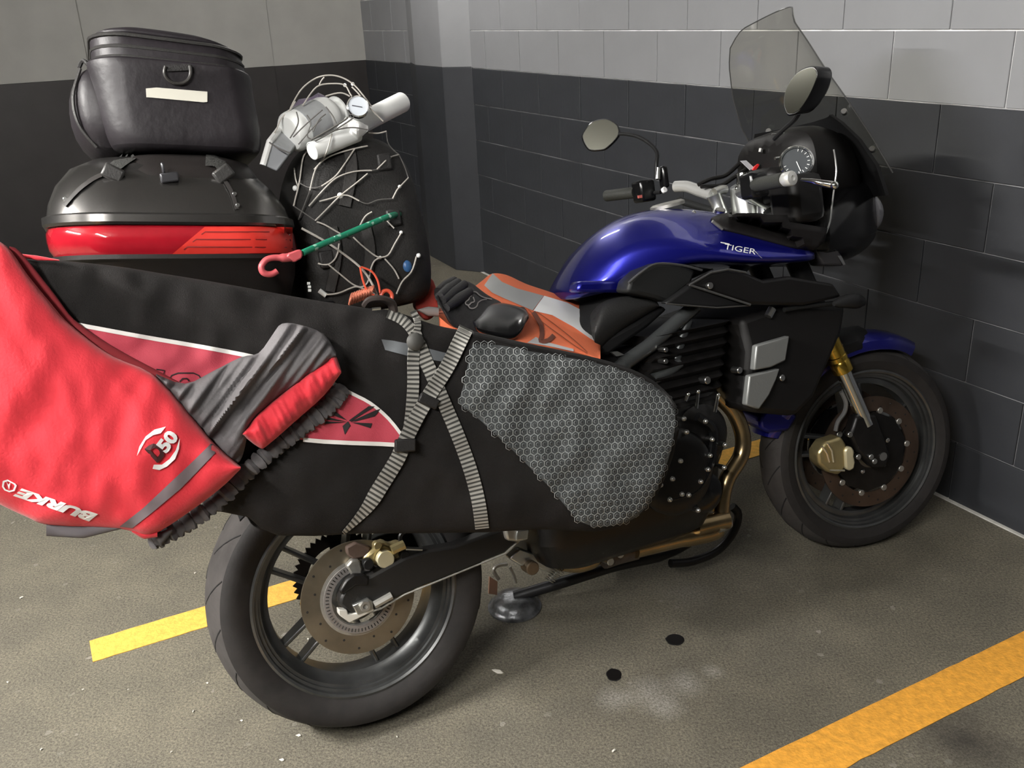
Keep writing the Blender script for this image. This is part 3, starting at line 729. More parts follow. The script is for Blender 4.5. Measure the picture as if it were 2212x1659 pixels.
# ---- frame tubes
FRM = M('frame_tube', (.075, .080, .082), .35, metal=.6)
fm = MB().tube(Q(Y4((300, 770), (560, 590), (860, 330), (1020, 190)), -.165), .018, 12); fr_ = part(fm, 'frame', FRM)
part(MB().tube(Q(Y4((830, 715), (880, 520), (950, 330)), -.16), .013, 12), 'frame_tube', FRM, fr_)
part(MB().tube(Q(Y4((600, 920), (760, 835), (860, 750)), -.165), .015, 12), 'frame_tube', FRM, fr_)
part(MB().tube(Q(Y4((330, 760), (250, 820), (150, 900)), -.165), .018, 12), 'frame_tube', FRM, fr_)
part(MB().tube(Q(Y4((500, 690), (700, 720), (830, 730)), -.12), .010, 10), 'frame_tube', FRM, fr_)
for y_ in (.16,):
    part(MB().tube([V((.60, y_, .68)), V((.80, y_, .80)), V((1.2, .08, .90))], .018, 10), 'frame_tube', FRM, fr_)
part(MB().tube([V((.92, -.16, .82)), V((1.08, -.12, .87)), V((1.22, -.04, .92))], .020, 12), 'frame_tube', FRM, fr_)
mb = MB(); mb.box(V((.62, 0, .66)), V((.34, .24, .16))); part(mb, 'airbox', BLK, fr_, bevel=.03)
part(MB().tube([V((.42, -.13, .40)), V((.50, -.15, .55)), V((.60, -.16, .70))], .03, 10, flat=(1, .6)), 'frame_plate', BLK, fr_)
part(MB().tube([V((.42, .13, .40)), V((.50, .15, .55)), V((.60, .16, .70))], .03, 10, flat=(1, .6)), 'frame_plate', BLK, fr_)
part(MB().tube([V((.45, -.10, .80)), V((.0, -.11, .88)), V((-.30, -.10, .95))], .014, 8), 'subframe_tube', FRM, fr_)
part(MB().tube([V((.45, .10, .80)), V((.0, .11, .88)), V((-.30, .10, .95))], .014, 8), 'subframe_tube', FRM, fr_)
part(MB().prism([V((-.40, -.15, .965)), V((.05, -.15, .955)), V((.05, .15, .955)), V((-.40, .15, .965))], V((0, 0, .012))), 'luggage_rack', BLK, fr_, bevel=.004)
mb = MB(); mb.prism(Q(Y4((190, 650), (250, 640), (320, 675), (240, 690)), -.17), V((0, .01, 0))); part(mb, 'frame_bracket', ALU, fr_)

# ---- seat
def sring(x, zt, w, h, dip=0.):
    pts = []
    for k in range(20):
        a = 2 * math.pi * k / 20; c, s = math.cos(a), math.sin(a)
        pts.append(V((x, math.copysign(abs(c) ** .6, c) * w, zt - h / 2 + math.copysign(abs(s) ** .6, s) * h / 2 - dip * (1 - abs(c)) * (s > 0))))
    return pts
mb = MB(); mb.loft([sring(-.22, .95, .08, .05), sring(-.15, .965, .12, .07), sring(.0, .95, .14, .08), sring(.14, .93, .145, .09), sring(.22, .87, .145, .10), sring(.29, .82, .15, .10), sring(.38, .80, .15, .10), sring(.50, .795, .155, .10), sring(.62, .81, .150, .10), sring(.69, .85, .145, .10), sring(.74, .872, .13, .10), sring(.80, .875, .105, .06)])
part(mb, 'seat', SEA, sub=1)
Patch(spath2([(1285, 690), (1305, 655), (1345, 641), (1395, 640), (1416, 648), (1424, 660)], 4), spath2([(1285, 775), (1305, 748), (1345, 712), (1395, 680), (1416, 668), (1424, 662)], 4), -.135, .035, .06, 30, 14, pw=.42).build('seat_side', SEA, bike)
mb = MB(); mb.prism(Q(Y4((60, 580), (150, 500), (430, 350), (650, 200), (700, 190), (760, 220), (560, 400), (300, 580), (170, 680), (60, 700)), -.15), V((0, .05, 0))); part(mb, 'side_cover', BLK, bevel=.01)

# ---- tank
secs = [(.636, .893, .03, .89, .06, .885, .07, .878, .06, .87), (.655, .920, .05, .915, .088, .902, .103, .886, .09, .868), (.70, .968, .06, .960, .118, .938, .132, .900, .115, .868), (.76, 1.016, .078, 1.004, .150, .980, .160, .912, .14, .868), (.83, 1.050, .098, 1.036, .186, .975, .190, .925, .165, .885), (.90, 1.063, .105, 1.050, .214, .952, .212, .928, .19, .912), (1.0, 1.056, .110, 1.040, .238, .918, .234, .904, .21, .893), (1.1, 1.032, .115, 1.016, .246, .900, .242, .888, .225, .878), (1.2, 1.000, .115, .986, .243, .888, .238, .876, .222, .866), (1.29, .965, .10, .953, .222, .880, .218, .870, .205, .862)]
rings = []
for x, zt, a, b, c, d, e, f, g, h in secs:
    half = [(g, h), (e, f), (c, d), (a, b)]
    rings.append([V((x, -p, z)) for p, z in half] + [V((x, 0, zt))] + [V((x, p, z)) for p, z in half[::-1]])
tank = part(MB().loft(rings), 'fuel_tank', BLU, smooth=80, sub=2)
_at = tank.data.attributes.new('crease_edge', 'FLOAT', 'EDGE')
for _e in tank.data.edges:
    i_, j_ = sorted(_e.vertices)
    if j_ - i_ == 9 and i_ % 9 in (2, 6) and 2 <= i_ // 9: _at.data[_e.index].value = .75
mb = MB(); mb.prism(Q(Y1((165, 1225), (490, 1215), (470, 1305), (145, 1300)), -.135), V((0, .05, 0))); part(mb, 'tank_skirt', BLU, tank, bevel=.008)
mb = MB().lathe([(.045, 0), (.045, .008), (.038, .012), (.0005, .012)], V((.98, 0, 1.056)), V((-.1, 0, 1)), 28); part(mb, 'fuel_cap', DUL, tank)
ts = raysurf([tank], -.24)
text_print(ts, 'TIGER', X4((1540, 1462))[0], (68, 12), (2.5, -11.5), 'tank_lettering', WHT, tank, eps=.003, bold=.0)
decal(ts, stroke_px(X4((1505, 1392), (1600, 1410)), 2.2)[0] + stroke_px(X4((1505, 1392), (1600, 1410)), 2.2)[1][::-1], 'lettering_bar', WHT, tank, eps=.0035)
decal(ts, X4((1855, 1475), (1880, 1490), (1948, 1562), (1930, 1552)), 'lettering_tail', WHT, tank, eps=.0035)
# trim along the tank and knee infill
mb = MB(); mb.prism(Q(Y1((490, 1300), (510, 1220), (590, 1150), (690, 1102), (860, 1112), (960, 1150), (930, 1240), (760, 1370), (690, 1340), (560, 1312)), -.205), V((0, .06, 0))); kn = part(mb, 'knee_panel', DGR, bevel=.008)
part(MB().tube(smooth_path(Q(Y1((500, 1235), (590, 1160), (690, 1105), (860, 1115), (1000, 1150)), -.21), 4), .003, 6), 'panel_edge', M('edge_grey', (.045, .045, .045), .4), kn)
mb = MB(); mb.prism(Q(Y1((915, 1250), (1060, 1165), (1180, 1143), (1300, 1165), (1420, 1215), (1600, 1190), (1900, 1240), (1960, 1330), (1700, 1390), (1330, 1385)), -.238), V((0, .03, 0))); sp_ = part(mb, 'side_fairing', M('fairing_black', (.006, .0055, .0055), .45, bump=.06, bs=200, spec=.25), bevel=.008)
part(MB().tube(Q(Y1((915, 1250), (1060, 1165), (1180, 1143), (1300, 1165)), -.241), .0028, 6), 'fairing_edge', M('edge_grey', (.045, .045, .045), .4), sp_)
part(MB().tube(Q(Y1((915, 1250), (1100, 1310), (1330, 1385)), -.241), .0028, 6), 'fairing_edge', M('edge_grey', (.045, .045, .045), .4), sp_)
part(MB().disc(P(*Y1((1060, 1255))[0], -.247), V((0, 1, 0)), .008, .012, 14), 'fairing_bolt', STL, sp_)
mb = MB(); mb.prism(Q(Y1((750, 1375), (930, 1245), (1330, 1388), (1100, 1410), (900, 1395)), -.225), V((0, .03, 0))); part(mb, 'lower_infill', BLK, sp_, bevel=.006)
part(MB().tube(Q(Y1((755, 1378), (1100, 1405), (1330, 1390)), -.227), .0018, 5), 'fairing_edge', M('edge_grey', (.045, .045, .045), .4), sp_)
# cover panel between tank and fork head
def shell(surf, poly, name, mat, parent, th=.008, step=16.):
    o = decal(surf, poly, name, mat, parent, eps=th, step=step); s_ = o.modifiers.new('solid', 'SOLIDIFY'); s_.thickness = th; s_.offset = 0; return o
shell(ts, Y1((1060, 800), (1130, 772), (1340, 770), (1575, 772), (1590, 820), (1850, 862), (1830, 960), (1760, 1010), (1650, 1000), (1450, 945), (1300, 905), (1150, 870)), 'head_cover', M('cover_dark', (.006, .005, .005), .55, spec=.25), tank)
part(MB().tube(Q(Y1((940, 745), (985, 815)), -.09), .004, 6), 'tank_trim', DUL, tank)
part(MB().tube(Q(Y1((1070, 815), (1140, 868)), -.17), .004, 6), 'tank_trim', DUL, tank)

# ---- front fairing
def fring(x, w, z0, z1, k=.65):
    out = []
    for i in range(24):
        a = 2 * math.pi * i / 24; c, s = math.cos(a), math.sin(a)
        out.append(V((x, math.copysign(abs(c) ** k, c) * w, (z0 + z1) / 2 + math.copysign(abs(s) ** k, s) * (z1 - z0) / 2)))
    return out
mb = MB(); mb.loft([fring(1.24, .215, .865, .965), fring(1.30, .225, .855, 1.0), fring(1.38, .215, .84, 1.04), fring(1.46, .185, .835, 1.07), fring(1.53, .145, .85, 1.07), fring(1.585, .10, .87, 1.045), fring(1.605, .06, .90, 1.0)])
nose = part(mb, 'front_fairing', GLB, sub=1)
for s_ in (-1, 1):
    mb = MB().sphere(V((1.565, s_ * .07, .96)), .062, 14, (.55, 1, .95)); part(mb, 'headlamp', M('lamp_lens', (.10, .10, .11), .05, coat=1.), nose)
mb = MB(); mb.prism(Q(Y1((1770, 1000), (1840, 915), (1930, 905), (1900, 960), (1985, 1090), (1970, 1120), (1830, 1115)), -.20), V((0, .05, 0))); part(mb, 'fairing_wing', M('wing_dark', (.03, .028, .03), .35), nose, bevel=.006)
mb = MB(); mb.prism(Q(Y1((1925, 1050), (1950, 1050), (1980, 1110), (1965, 1115)), -.205), V((0, .01, 0))); part(mb, 'wing_badge', STL, nose)
part(MB().tube(Q(Y1((1835, 935), (1920, 908)), -.205), .003, 5), 'fairing_seam', DUL, nose)
part(MB().tube(smooth_path(Q(Y1((1900, 1380), (2000, 1360), (2080, 1365), (2108, 1385)), -.24), 4), [.006, .010, .014, .017, .019, .020, .020, .018, .016, .013, .010, .007, .004][:13], 10), 'turn_signal', BLK, nose)
part(MB().tube(Q(Y1((1560, 1420), (1640, 1405), (1900, 1375)), -.22), .006, 8), 'signal_stalk', DGR, nose)
part(MB().tube(Q(Y1((1480, 1410), (1450, 1465)), -.21), .010, 8), 'reflector_pin', STL, nose)
# cockpit
mb = MB(); mb.loft([fring(1.30, .12, 1.03, 1.19), fring(1.33, .165, 1.02, 1.215), fring(1.40, .175, 1.0, 1.22), fring(1.47, .16, .98, 1.19), fring(1.52, .13, .98, 1.12)]); ck = part(mb, 'cockpit_housing', M('cockpit_black', (.0045, .004, .004), .5, bump=.05, bs=200, spec=.3), sub=1)
gc = P(*Y3((985, 310))[0], -.205)
gax = V((-.58, -.76, .30)).normalized()
part(MB().lathe([(.040, -.016), (.042, .004), (.0375, .009), (.035, .005), (.035, -.004)], gc, gax, 36), 'gauge_bezel', CHR, ck)
gf = part(MB().lathe([(.034, -.001), (.034, .003), (.0005, .003)], gc, gax, 32), 'gauge_face', M('gauge_grey', (.06, .065, .07), .25, coat=.5), ck)
xg = gax.orthogonal().normalized(); yg = gax.cross(xg); mb = MB()
for k in range(13):
    a = math.radians(-30 + 20 * k); d = xg * math.cos(a) + yg * math.sin(a); mb.tube([gc + gax * .0045 + d * .026, gc + gax * .0045 + d * .032], .0009, 4)
mb.tube([gc + gax * .005, gc + gax * .005 + (xg * .5 + yg * .86) * .027], .0012, 4); tag(part(mb, 'gauge_marks', WHT, ck), kind='stuff')
part(MB().tube(Q(Y3((700, 260), (850, 235)), -.10), .004, 6), 'dash_trim', STL, ck)
part(MB().tube(Q(Y2((610, 1395), (740, 1385)), -.12), .0018, 5), 'dash_edge', STL, ck)
# ignition key and tag
kt = P(*Y3((450, 380))[0], .02)
mb = MB(); mb.prism(Q(Y3((245, 290), (320, 285), (430, 385), (385, 425)), .02), V((0, .003, 0))); part(mb, 'key_tag', M('tag_grey', (.55, .55, .58), .4), ck)
mb = MB(); mb.prism(Q(Y3((400, 425), (440, 360), (480, 330), (495, 345), (470, 385), (425, 435)), .015), V((0, .006, 0))); part(mb, 'key_fob', RED, ck)
part(MB().tube(Q(Y3((515, 130), (505, 180)), 0), .006, 6), 'key_post', STL, ck)
# windscreen
rowsF = []
prof = [(1.055, 1.520, .225, .085), (1.15, 1.465, .222, .085), (1.25, 1.405, .212, .085), (1.34, 1.365, .185, .082), (1.42, 1.342, .155, .075), (1.47, 1.333, .128, .07)]
def ztop(u): return 1.524 - .030 * u * u - .5 * max(0, abs(u) - .75) ** 2
for i in range(25):
    row = []
    for k in range(25):
        u = -1 + 2 * k / 24; z = 1.055 + (ztop(u) - 1.055) * i / 24
        xe = interp([(p[0], p[1]) for p in prof], z); w = interp([(p[0], p[2]) for p in prof], z); bl = interp([(p[0], p[3]) for p in prof], z)
        row.append(V((xe + bl * (1 - u * u), u * w, z)))
    rowsF.append(row)
mb = MB(); o1 = mb.grid(rowsF); o2 = mb.grid([[p + V((.0035, 0, .001)) for p in r] for r in rowsF], flip=True); n = 25
for i in range(24):
    for k in (0, 24): mb.f.append([o1 + i * n + k, o1 + (i + 1) * n + k, o2 + (i + 1) * n + k, o2 + i * n + k]); mb.m.append(0)
for k in range(24):
    for i in (0, 24): mb.f.append([o1 + i * n + k, o1 + i * n + k + 1, o2 + i * n + k + 1, o2 + i * n + k]); mb.m.append(0)
def screen_mat():
    m = bpy.data.materials.new('smoked_screen'); m.use_nodes = True; nt = m.node_tree; out = nt.nodes['Material Output']
    for x in list(nt.nodes):
        if x != out: nt.nodes.remove(x)
    tr = nd(nt, 'ShaderNodeBsdfTransparent'); tr.inputs[0].default_value = (.84, .835, .80, 1)
    gl = nd(nt, 'ShaderNodeBsdfGlossy'); gl.inputs['Roughness'].default_value = .04
    lw = nd(nt, 'ShaderNodeLayerWeight'); lw.inputs[0].default_value = .5; pw = nd(nt, 'ShaderNodeMath', operation='POWER'); nt.links.new(lw.outputs['Facing'], pw.inputs[0]); pw.inputs[1].default_value = 5; fz = nd(nt, 'ShaderNodeMath', operation='MULTIPLY_ADD'); nt.links.new(pw.outputs[0], fz.inputs[0]); fz.inputs[1].default_value = .35; fz.inputs[2].default_value = .025
    mx = nd(nt, 'ShaderNodeMixShader'); nt.links.new(fz.outputs[0], mx.inputs[0]); nt.links.new(tr.outputs[0], mx.inputs[1]); nt.links.new(gl.outputs[0], mx.inputs[2]); nt.links.new(mx.outputs[0], out.inputs[0]); return m
scr = part(mb, 'windscreen', screen_mat(), smooth=60)
rimp = [rowsF[i][0] for i in range(25)] + rowsF[24][1:] + [rowsF[i][24] for i in range(23, -1, -1)]
part(MB().tube(rimp, .0016, 5), 'screen_edge', M('screen_rim', (.05, .05, .05), .25), scr)
for y_, z_, x_ in ((-.15, 1.225, 1.452), (-.17, 1.12, 1.515), (.15, 1.225, 1.452)):
    part(MB().disc(V((x_, y_, z_)), V((-.7, -.5, .4)), .008, .012, 12), 'screen_screw', STL, scr)
# dark inner fairing behind the lower screen
mb = MB(); rows = []
for z, x, w in ((1.0, 1.50, .215), (1.08, 1.475, .215), (1.15, 1.44, .20), (1.20, 1.41, .175), (1.225, 1.40, .15)):
    rows.append([V((x + .075 * (1 - u * u), u * w, z)) for u in (-1, -.8, -.5, 0, .5, .8, 1)])
o1 = mb.grid(rows); o2 = mb.grid([[p + V((.012, 0, 0)) for p in r] for r in rows], flip=True)
for i in range(4):
    for k in (0, 6): mb.f.append([o1 + i * 7 + k, o1 + (i + 1) * 7 + k, o2 + (i + 1) * 7 + k, o2 + i * 7 + k]); mb.m.append(0)
for k in range(6):
    for i in (0, 4): mb.f.append([o1 + i * 7 + k, o1 + i * 7 + k + 1, o2 + i * 7 + k + 1, o2 + i * 7 + k]); mb.m.append(0)
part(mb, 'inner_fairing', BLK, nose)
# thin pale wire loop running down the fairing
part(MB().tube(smooth_path(Q(Y3((1480, 140), (1505, 300), (1515, 430), (1500, 560), (1480, 700), (1455, 900), (1430, 1100), (1370, 1270)), -.235), 5), .0022, 6), 'fairing_strut', STL, nose)
part(MB().tube(Q(Y3((1335, 1210), (1320, 1340)), -.235), .0022, 5), 'fairing_strut', DUL, nose)

# ---- handlebar and controls
hb = part(MB().tube(smooth_path(Q(X4((1030, 800), (1150, 800), (1290, 850), (1420, 890)), [.21, .17, .12, .07]), 6), .016, 14), 'handlebar', M('bar_alloy', (.74, .74, .72), .26, metal=.7))
part(MB().tube(Q(X4((1060, 945), (1200, 990), (1440, 1060)), [.19, .14, .06]), .010, 10), 'cable_loom', DGR, hb)
lg = Q(X4((285, 900), (600, 862)), [.42, .31]); part(MB().tube([lg[0], lg[0] + (lg[1] - lg[0]) * .03, lg[1]], [.012, .0165, .0165], 12), 'grip', M('grip_rubber', (.020, .021, .018), .6, bump=.3, bs=300), hb)
mb = MB(); mb.box(P(*X4((690, 850))[0], .29), V((.05, .055, .062))); sg = part(mb, 'switch_block', GLB, hb, bevel=.008)
mb = MB(); mb.box(P(*X4((665, 905))[0], .268), V((.022, .006, .008))); part(mb, 'indicator_switch', M('switch_red', (.5, .12, .10), .4), hb)
mb = MB(); mb.box(P(*X4((730, 820))[0], .268), V((.018, .006, .022))); part(mb, 'lamp_switch', DGR, hb)
part(MB().disc(P(*X4((895, 845))[0], .235), V((0.2, -1, .3)), .0085, .01, 18), 'pivot_sticker', WHT, hb)
mb = MB(); mb.box(P(*X4((900, 700))[0], .25), V((.018, .03, .062))); part(mb, 'clutch_reservoir', GLB, hb, bevel=.006)
part(MB().tube(Q(X4((870, 860), (760, 870), (420, 905)), [.24, .28, .40]), .0055, 8), 'clutch_lever', BLK, hb)
# left mirror
ms = part(MB().tube(smooth_path(Q(X4((820, 730), (825, 560), (830, 440), (760, 350), (640, 275), (520, 245), (430, 240)), [.25, .25, .26, .29, .33, .37, .40]), 6), .0055, 10), 'mirror_stem', BLK, hb)
part(MB().tube(Q(X4((835, 720), (840, 600)), .25), .009, 10), 'stem_sleeve', ALU, hb)
def mirror(out_px, lat, nrm, shell_d, stripe=None):
    pts = Q(out_px, lat); c = V((0, 0, 0))
    for p in pts: c += p
    c /= len(pts); nrm = V(nrm).normalized()
    # put the outline on a plane through the centre facing nrm, along the lines of sight
    co = tob(CO); q = []
    for p in pts:
        d = (p - co).normalized(); t = (c - co).dot(nrm) / d.dot(nrm); q.append(co + d * t)
    q = smooth_path(q, 4, True)
    rg = lambda k, o_: [c + (p - c) * k + nrm * o_ for p in q]
    mb = MB(); mb.loft([rg(1.0, .004), rg(1.06, .0), [p + V((shell_d, 0, 0)) for p in rg(1.0, -.012)], [p + V((shell_d * 1.1, 0, 0)) for p in rg(.8, -.028)], [p + V((shell_d * 1.1, 0, 0)) for p in rg(.35, -.038)]]); m = part(mb, 'mirror', GLB)
    mb = MB(); mb.loft([rg(.97, .0045), rg(.97, .0058)]); part(mb, 'mirror_face', MIR, m, smooth=20)
    return c
mirror(X4((45, 290), (70, 210), (150, 120), (290, 90), (380, 130), (420, 180), (415, 270), (300, 390), (220, 415), (110, 405)), .44, (-.55, -.80, .12), .004)
# right bar end, grip, lever, right mirror
be = P(*Y3((935, 520))[0], -.42)
part(MB().lathe([(.010, .03), (.016, .022), (.0165, .002), (.015, 0), (.006, -.002), (.005, .002), (.0005, .002)], be, V((-.1, 1, -.02)), 24), 'bar_end', M('bar_end_alloy', (.62, .62, .60), .38, metal=.55), hb)
part(MB().tube([be + V((.0, .028, 0)), be + V((.02, .15, 0))], .0165, 12), 'grip', M('grip_rubber', (.020, .021, .018), .6, bump=.3, bs=300), hb)
part(MB().tube([be + V((.02, .15, 0)), be + V((.06, .26, -.01)), P(1655, 440, -.07)], .0145, 12), 'bar_tube', ALU, hb)
mb = MB(); mb.box(be + V((.03, .17, 0)), V((.05, .05, .06))); part(mb, 'switch_block', GLB, hb, bevel=.008)
lv = Q(Y3((1055, 545), (1200, 560), (1330, 590), (1490, 615)), [-.33, -.36, -.385, -.40])
part(MB().tube(lv, [.0045, .006, .008, .009], 10), 'brake_lever', CHR, hb)
part(MB().sphere(P(*Y3((1490, 615))[0], -.405), .0095, 10), 'lever_ball', CHR, hb)
mirror(Y2((745, 1050), (765, 940), (830, 820), (920, 735), (1040, 700), (1090, 760), (1070, 860), (1000, 1010), (900, 1150), (800, 1190), (760, 1140)), -.42, (-.86, -.50, .05), .034)
part(MB().tube(smooth_path(Q(Y2((900, 1160), (840, 1250), (740, 1340), (640, 1440)), [-.40, -.36, -.30, -.24]), 5), .0055, 8), 'mirror_stem', BLK, hb)
# yoke, risers
yk = MB(); yk.prism([V((1.17, -.13, .975)), V((1.22, -.145, .975)), V((1.30, -.13, .975)), V((1.305, 0, .975)), V((1.30, .13, .975)), V((1.22, .145, .975)), V((1.17, .13, .975)), V((1.14, 0, .975))], V((0, 0, .022))); yko = part(yk, 'top_yoke', ALU, bevel=.006)
for a, b2, l in ((X4((1490, 1090))[0], X4((1430, 880))[0], .06), (X4((1990, 1090))[0], X4((1900, 850))[0], -.05)):
    part(MB().tube(Q([a, ((a[0] + b2[0]) / 2 + 3, (a[1] + b2[1]) / 2), b2], l), [.026, .019, .021], 14), 'riser', ALU, yko)
part(MB().tube(Q(X4((1740, 660), (1740, 780)), .02), .017, 14), 'fork_cap', CHR, yko)
part(MB().tube(Q(X4((1690, 780), (1740, 900), (1790, 1085)), .02), [.024, .034, .042], 14), 'riser', ALU, yko)
part(MB().disc(P(*X4((1690, 830))[0], -.02), V((-.3, -1, .1)), .010, .014, 16), 'clamp_bolt', CHR, yko)
for q in X4((1495, 1085), (2000, 1070)): part(MB().disc(P(*q, -.06), V((0, -.5, 1)), .014, .012, 16), 'fork_top', CHR, yko)
part(MB().tube(Q(X4((1440, 860), (1510, 830), (1560, 830)), .05), .012, 10), 'bar_clamp', ALU, yko)
for pts, l in ((X4((1270, 780), (1400, 720), (1560, 680), (1700, 560)), .10), (X4((1300, 800), (1500, 790), (1650, 700), (1800, 600)), .08), (X4((1820, 640), (1900, 700), (2000, 900), (2150, 1050)), -.06)):
    part(MB().tube(smooth_path(Q(pts, l), 5), .006, 8), 'control_cable', ENG, hb)
mb = MB(); mb.box(P(1668, 400, -.10), V((.10, .12, .09))); part(mb, 'brake_reservoir', M('cockpit_black', (.010, .009, .009), .45), hb, bevel=.02)
mb = MB(); mb.box(P(1720, 430, -.20), V((.10, .10, .12))); part(mb, 'clock_back', M('cockpit_black', (.010, .009, .009), .45), ck, bevel=.02)

# ---- radiator and its side cover
mb = MB(); mb.prism(Q([(1600, 690), (1700, 655), (1830, 660), (1820, 720), (1760, 860), (1720, 900), (1640, 893), (1608, 885), (1618, 760)], -.20), V((0, .40, 0))); rad = part(mb, 'radiator', M('radiator_black', (.0055, .005, .005), .55, spec=.3), bevel=.015)
mb = MB(); mb.prism(Q(Y4((1635, 580), (1965, 485), (1925, 735), (1780, 800), (1610, 830)), -.222), V((0, .02, 0))); part(mb, 'radiator_cover', GRP, rad, bevel=.004)
mb = MB(); mb.prism(Q(Y4((1565, 880), (1700, 850), (1870, 810), (1830, 930), (1760, 1080), (1660, 1220), (1530, 1175)), -.222), V((0, .02, 0))); part(mb, 'radiator_cover', GRP, rad, bevel=.004)
part(MB().disc(P(*Y4((1895, 905))[0], -.225), V((0, 1, 0)), .008, .015, 12), 'cover_bolt', STL, rad)

# ---- fork, front mudguard, calipers
def fork_leg(y):
    a = PS(1800, 752, -.105); b = PS(1871, 917, -.105); d = (b - a).normalized(); m = lambda t: V((a + (b - a) * t).to_tuple())
    sh = lambda p: V((p.x, y, p.z))
    top = a - d * .42
    mb = MB().tube([sh(a - d * .035), sh(m(.08))], .0255, 16); mb.xf(ST)
    f = part(mb, 'fork_outer', GFK)
    mb = MB().tube([sh(top), sh(a - d * .03)], .0275, 16); mb.xf(ST); part(mb, 'fork_upper_shaded', BLK, f)  # gold leg coloured black up here; shade below the tank put into colour
    mb = MB().lathe([(.026, 0), (.026, .012), (.024, .014), (.024, .022), (.0265, .024), (.0265, .036), (.024, .038), (.0275, .044), (.0275, .072), (.02, .075)], sh(m(0)), V((d.x, 0, d.z)), 20); mb.xf(ST); part(mb, 'fork_collar', GFK, f)
    mb = MB().tube([sh(m(.10)), sh(m(1.0))], .0205, 16); mb.xf(ST); part(mb, 'fork_tube', CHR, f)
    mb = MB(); q = [sh(m(.93) + V((-.035, 0, .02))), sh(m(.93) + V((.028, 0, .012))), V((1.535, y, .30)), V((1.52, y, .265)), V((1.48, y, .27)), V((1.43, y, .33)), V((1.41, y, .38))]
    mb.prism([p + V((0, -.018, 0)) for p in q], V((0, .036, 0))); mb.xf(ST); part(mb, 'fork_foot', ENG, f, bevel=.008)
    return f
fk = fork_leg(-.105); fork_leg(.105)
mb = MB(); mb.tube([V((1.51, -.125, .30)), V((1.51, .125, .30))], .012, 12); mb.xf(ST); part(mb, 'front_axle', STL)
for q in Y6((985, 495), (1060, 695), (1205, 735), (1175, 695)):
    b_ = MB().disc(PS(*q, -.128), V((0, 1, 0)), .008, .012, 12); b_.xf(ST); part(b_, 'foot_bolt', STL, fk)
def pq(pts, l): return [PS(x, y, l) for x, y in pts]
mb = MB(); mb.prism(pq(Y6((690, 660), (760, 560), (860, 530), (905, 510), (950, 580), (950, 640), (940, 800), (880, 860), (780, 830), (700, 760)), -.125), V((0, .05, 0))); mb.xf(ST); fc = part(mb, 'front_caliper', GLD, bevel=.008)
mb = MB(); mb.prism(pq(Y6((935, 640), (960, 605), (1000, 605), (1022, 640), (1018, 690), (1030, 740), (1020, 800), (980, 822), (945, 800)), -.132), V((0, .02, 0))); mb.xf(ST); part(mb, 'caliper_cap', M('pale_gold', (.66, .60, .40), .4, metal=.5), fc, bevel=.005)
for pts in (((730, 600), (770, 660), (795, 740)), ((775, 570), (815, 640), (830, 740)), ((800, 812), (930, 815))):
    mb = MB().tube(pq(Y6(*pts), -.131), .0028, 6); mb.xf(ST); part(mb, 'caliper_rib', M('bright_gold', (.75, .70, .55), .25, metal=.8), fc)
mb = MB().tube(smooth_path(pq(Y6((900, 110), (940, 200), (930, 290), (870, 380), (850, 460)), -.10), 5), .006, 8); mb.xf(ST); part(mb, 'brake_line', M('hose_grey', (.20, .20, .20), .4, metal=.5), fc)
mb = MB(); mb.prism(pq(Y6((690, 660), (760, 560), (860, 530), (905, 510), (950, 580), (950, 640), (940, 800), (880, 860), (780, 830), (700, 760)), .09), V((0, .05, 0))); mb.xf(ST); part(mb, 'front_caliper', GLD, bevel=.008)
def guard(a0, a1, R0, R1, w, name, mat, parent=None):
    rows = []
    for k in range(17):
        a = math.radians(a0 + (a1 - a0) * k / 16); R = R0 + (R1 - R0) * k / 16
        tp = min(1, .55 + min(k, 16 - k) * .16)
        prof = [(-w * tp, -.030), (-w * tp * .98, -.008), (-w * tp * .75, .006), (0, .014), (w * tp * .75, .006), (w * tp * .98, -.008), (w * tp, -.030)]
        c = V((1.51, 0, .30)); d = V((math.sin(a), 0, math.cos(a)))
        rows.append([c + d * (R + h) + V((0, yy, 0)) for yy, h in prof] + [c + d * (R + h - .004) + V((0, yy * .97, 0)) for yy, h in prof[::-1]])
    mb = MB().loft(rows); mb.xf(ST); return part(mb, name, mat, parent, smooth=50)
gd = guard(-72, 34, .322, .330, .085, 'front_mudguard', BLU)
mb = guard(-45, 5, .338, .338, .088, 'mudguard_bridge', BLK, gd)
mb = MB(); mb.prism(pq([(1640, 905), (1655, 885), (1700, 880), (1725, 900), (1705, 932), (1660, 936), (1643, 928)], -.07), V((0, .14, 0))); mb.xf(ST); part(mb, 'mudguard_tail', BLU, gd, bevel=.01)

# ================================================================ luggage
FAB = M('black_fabric', (.0115, .0102, .0098), .9, var=.3, vs=8, bump=.35, bs=500, spec=.25)
FAB2 = M('black_nylon', (.012, .011, .011), .6, bump=.3, bs=400)
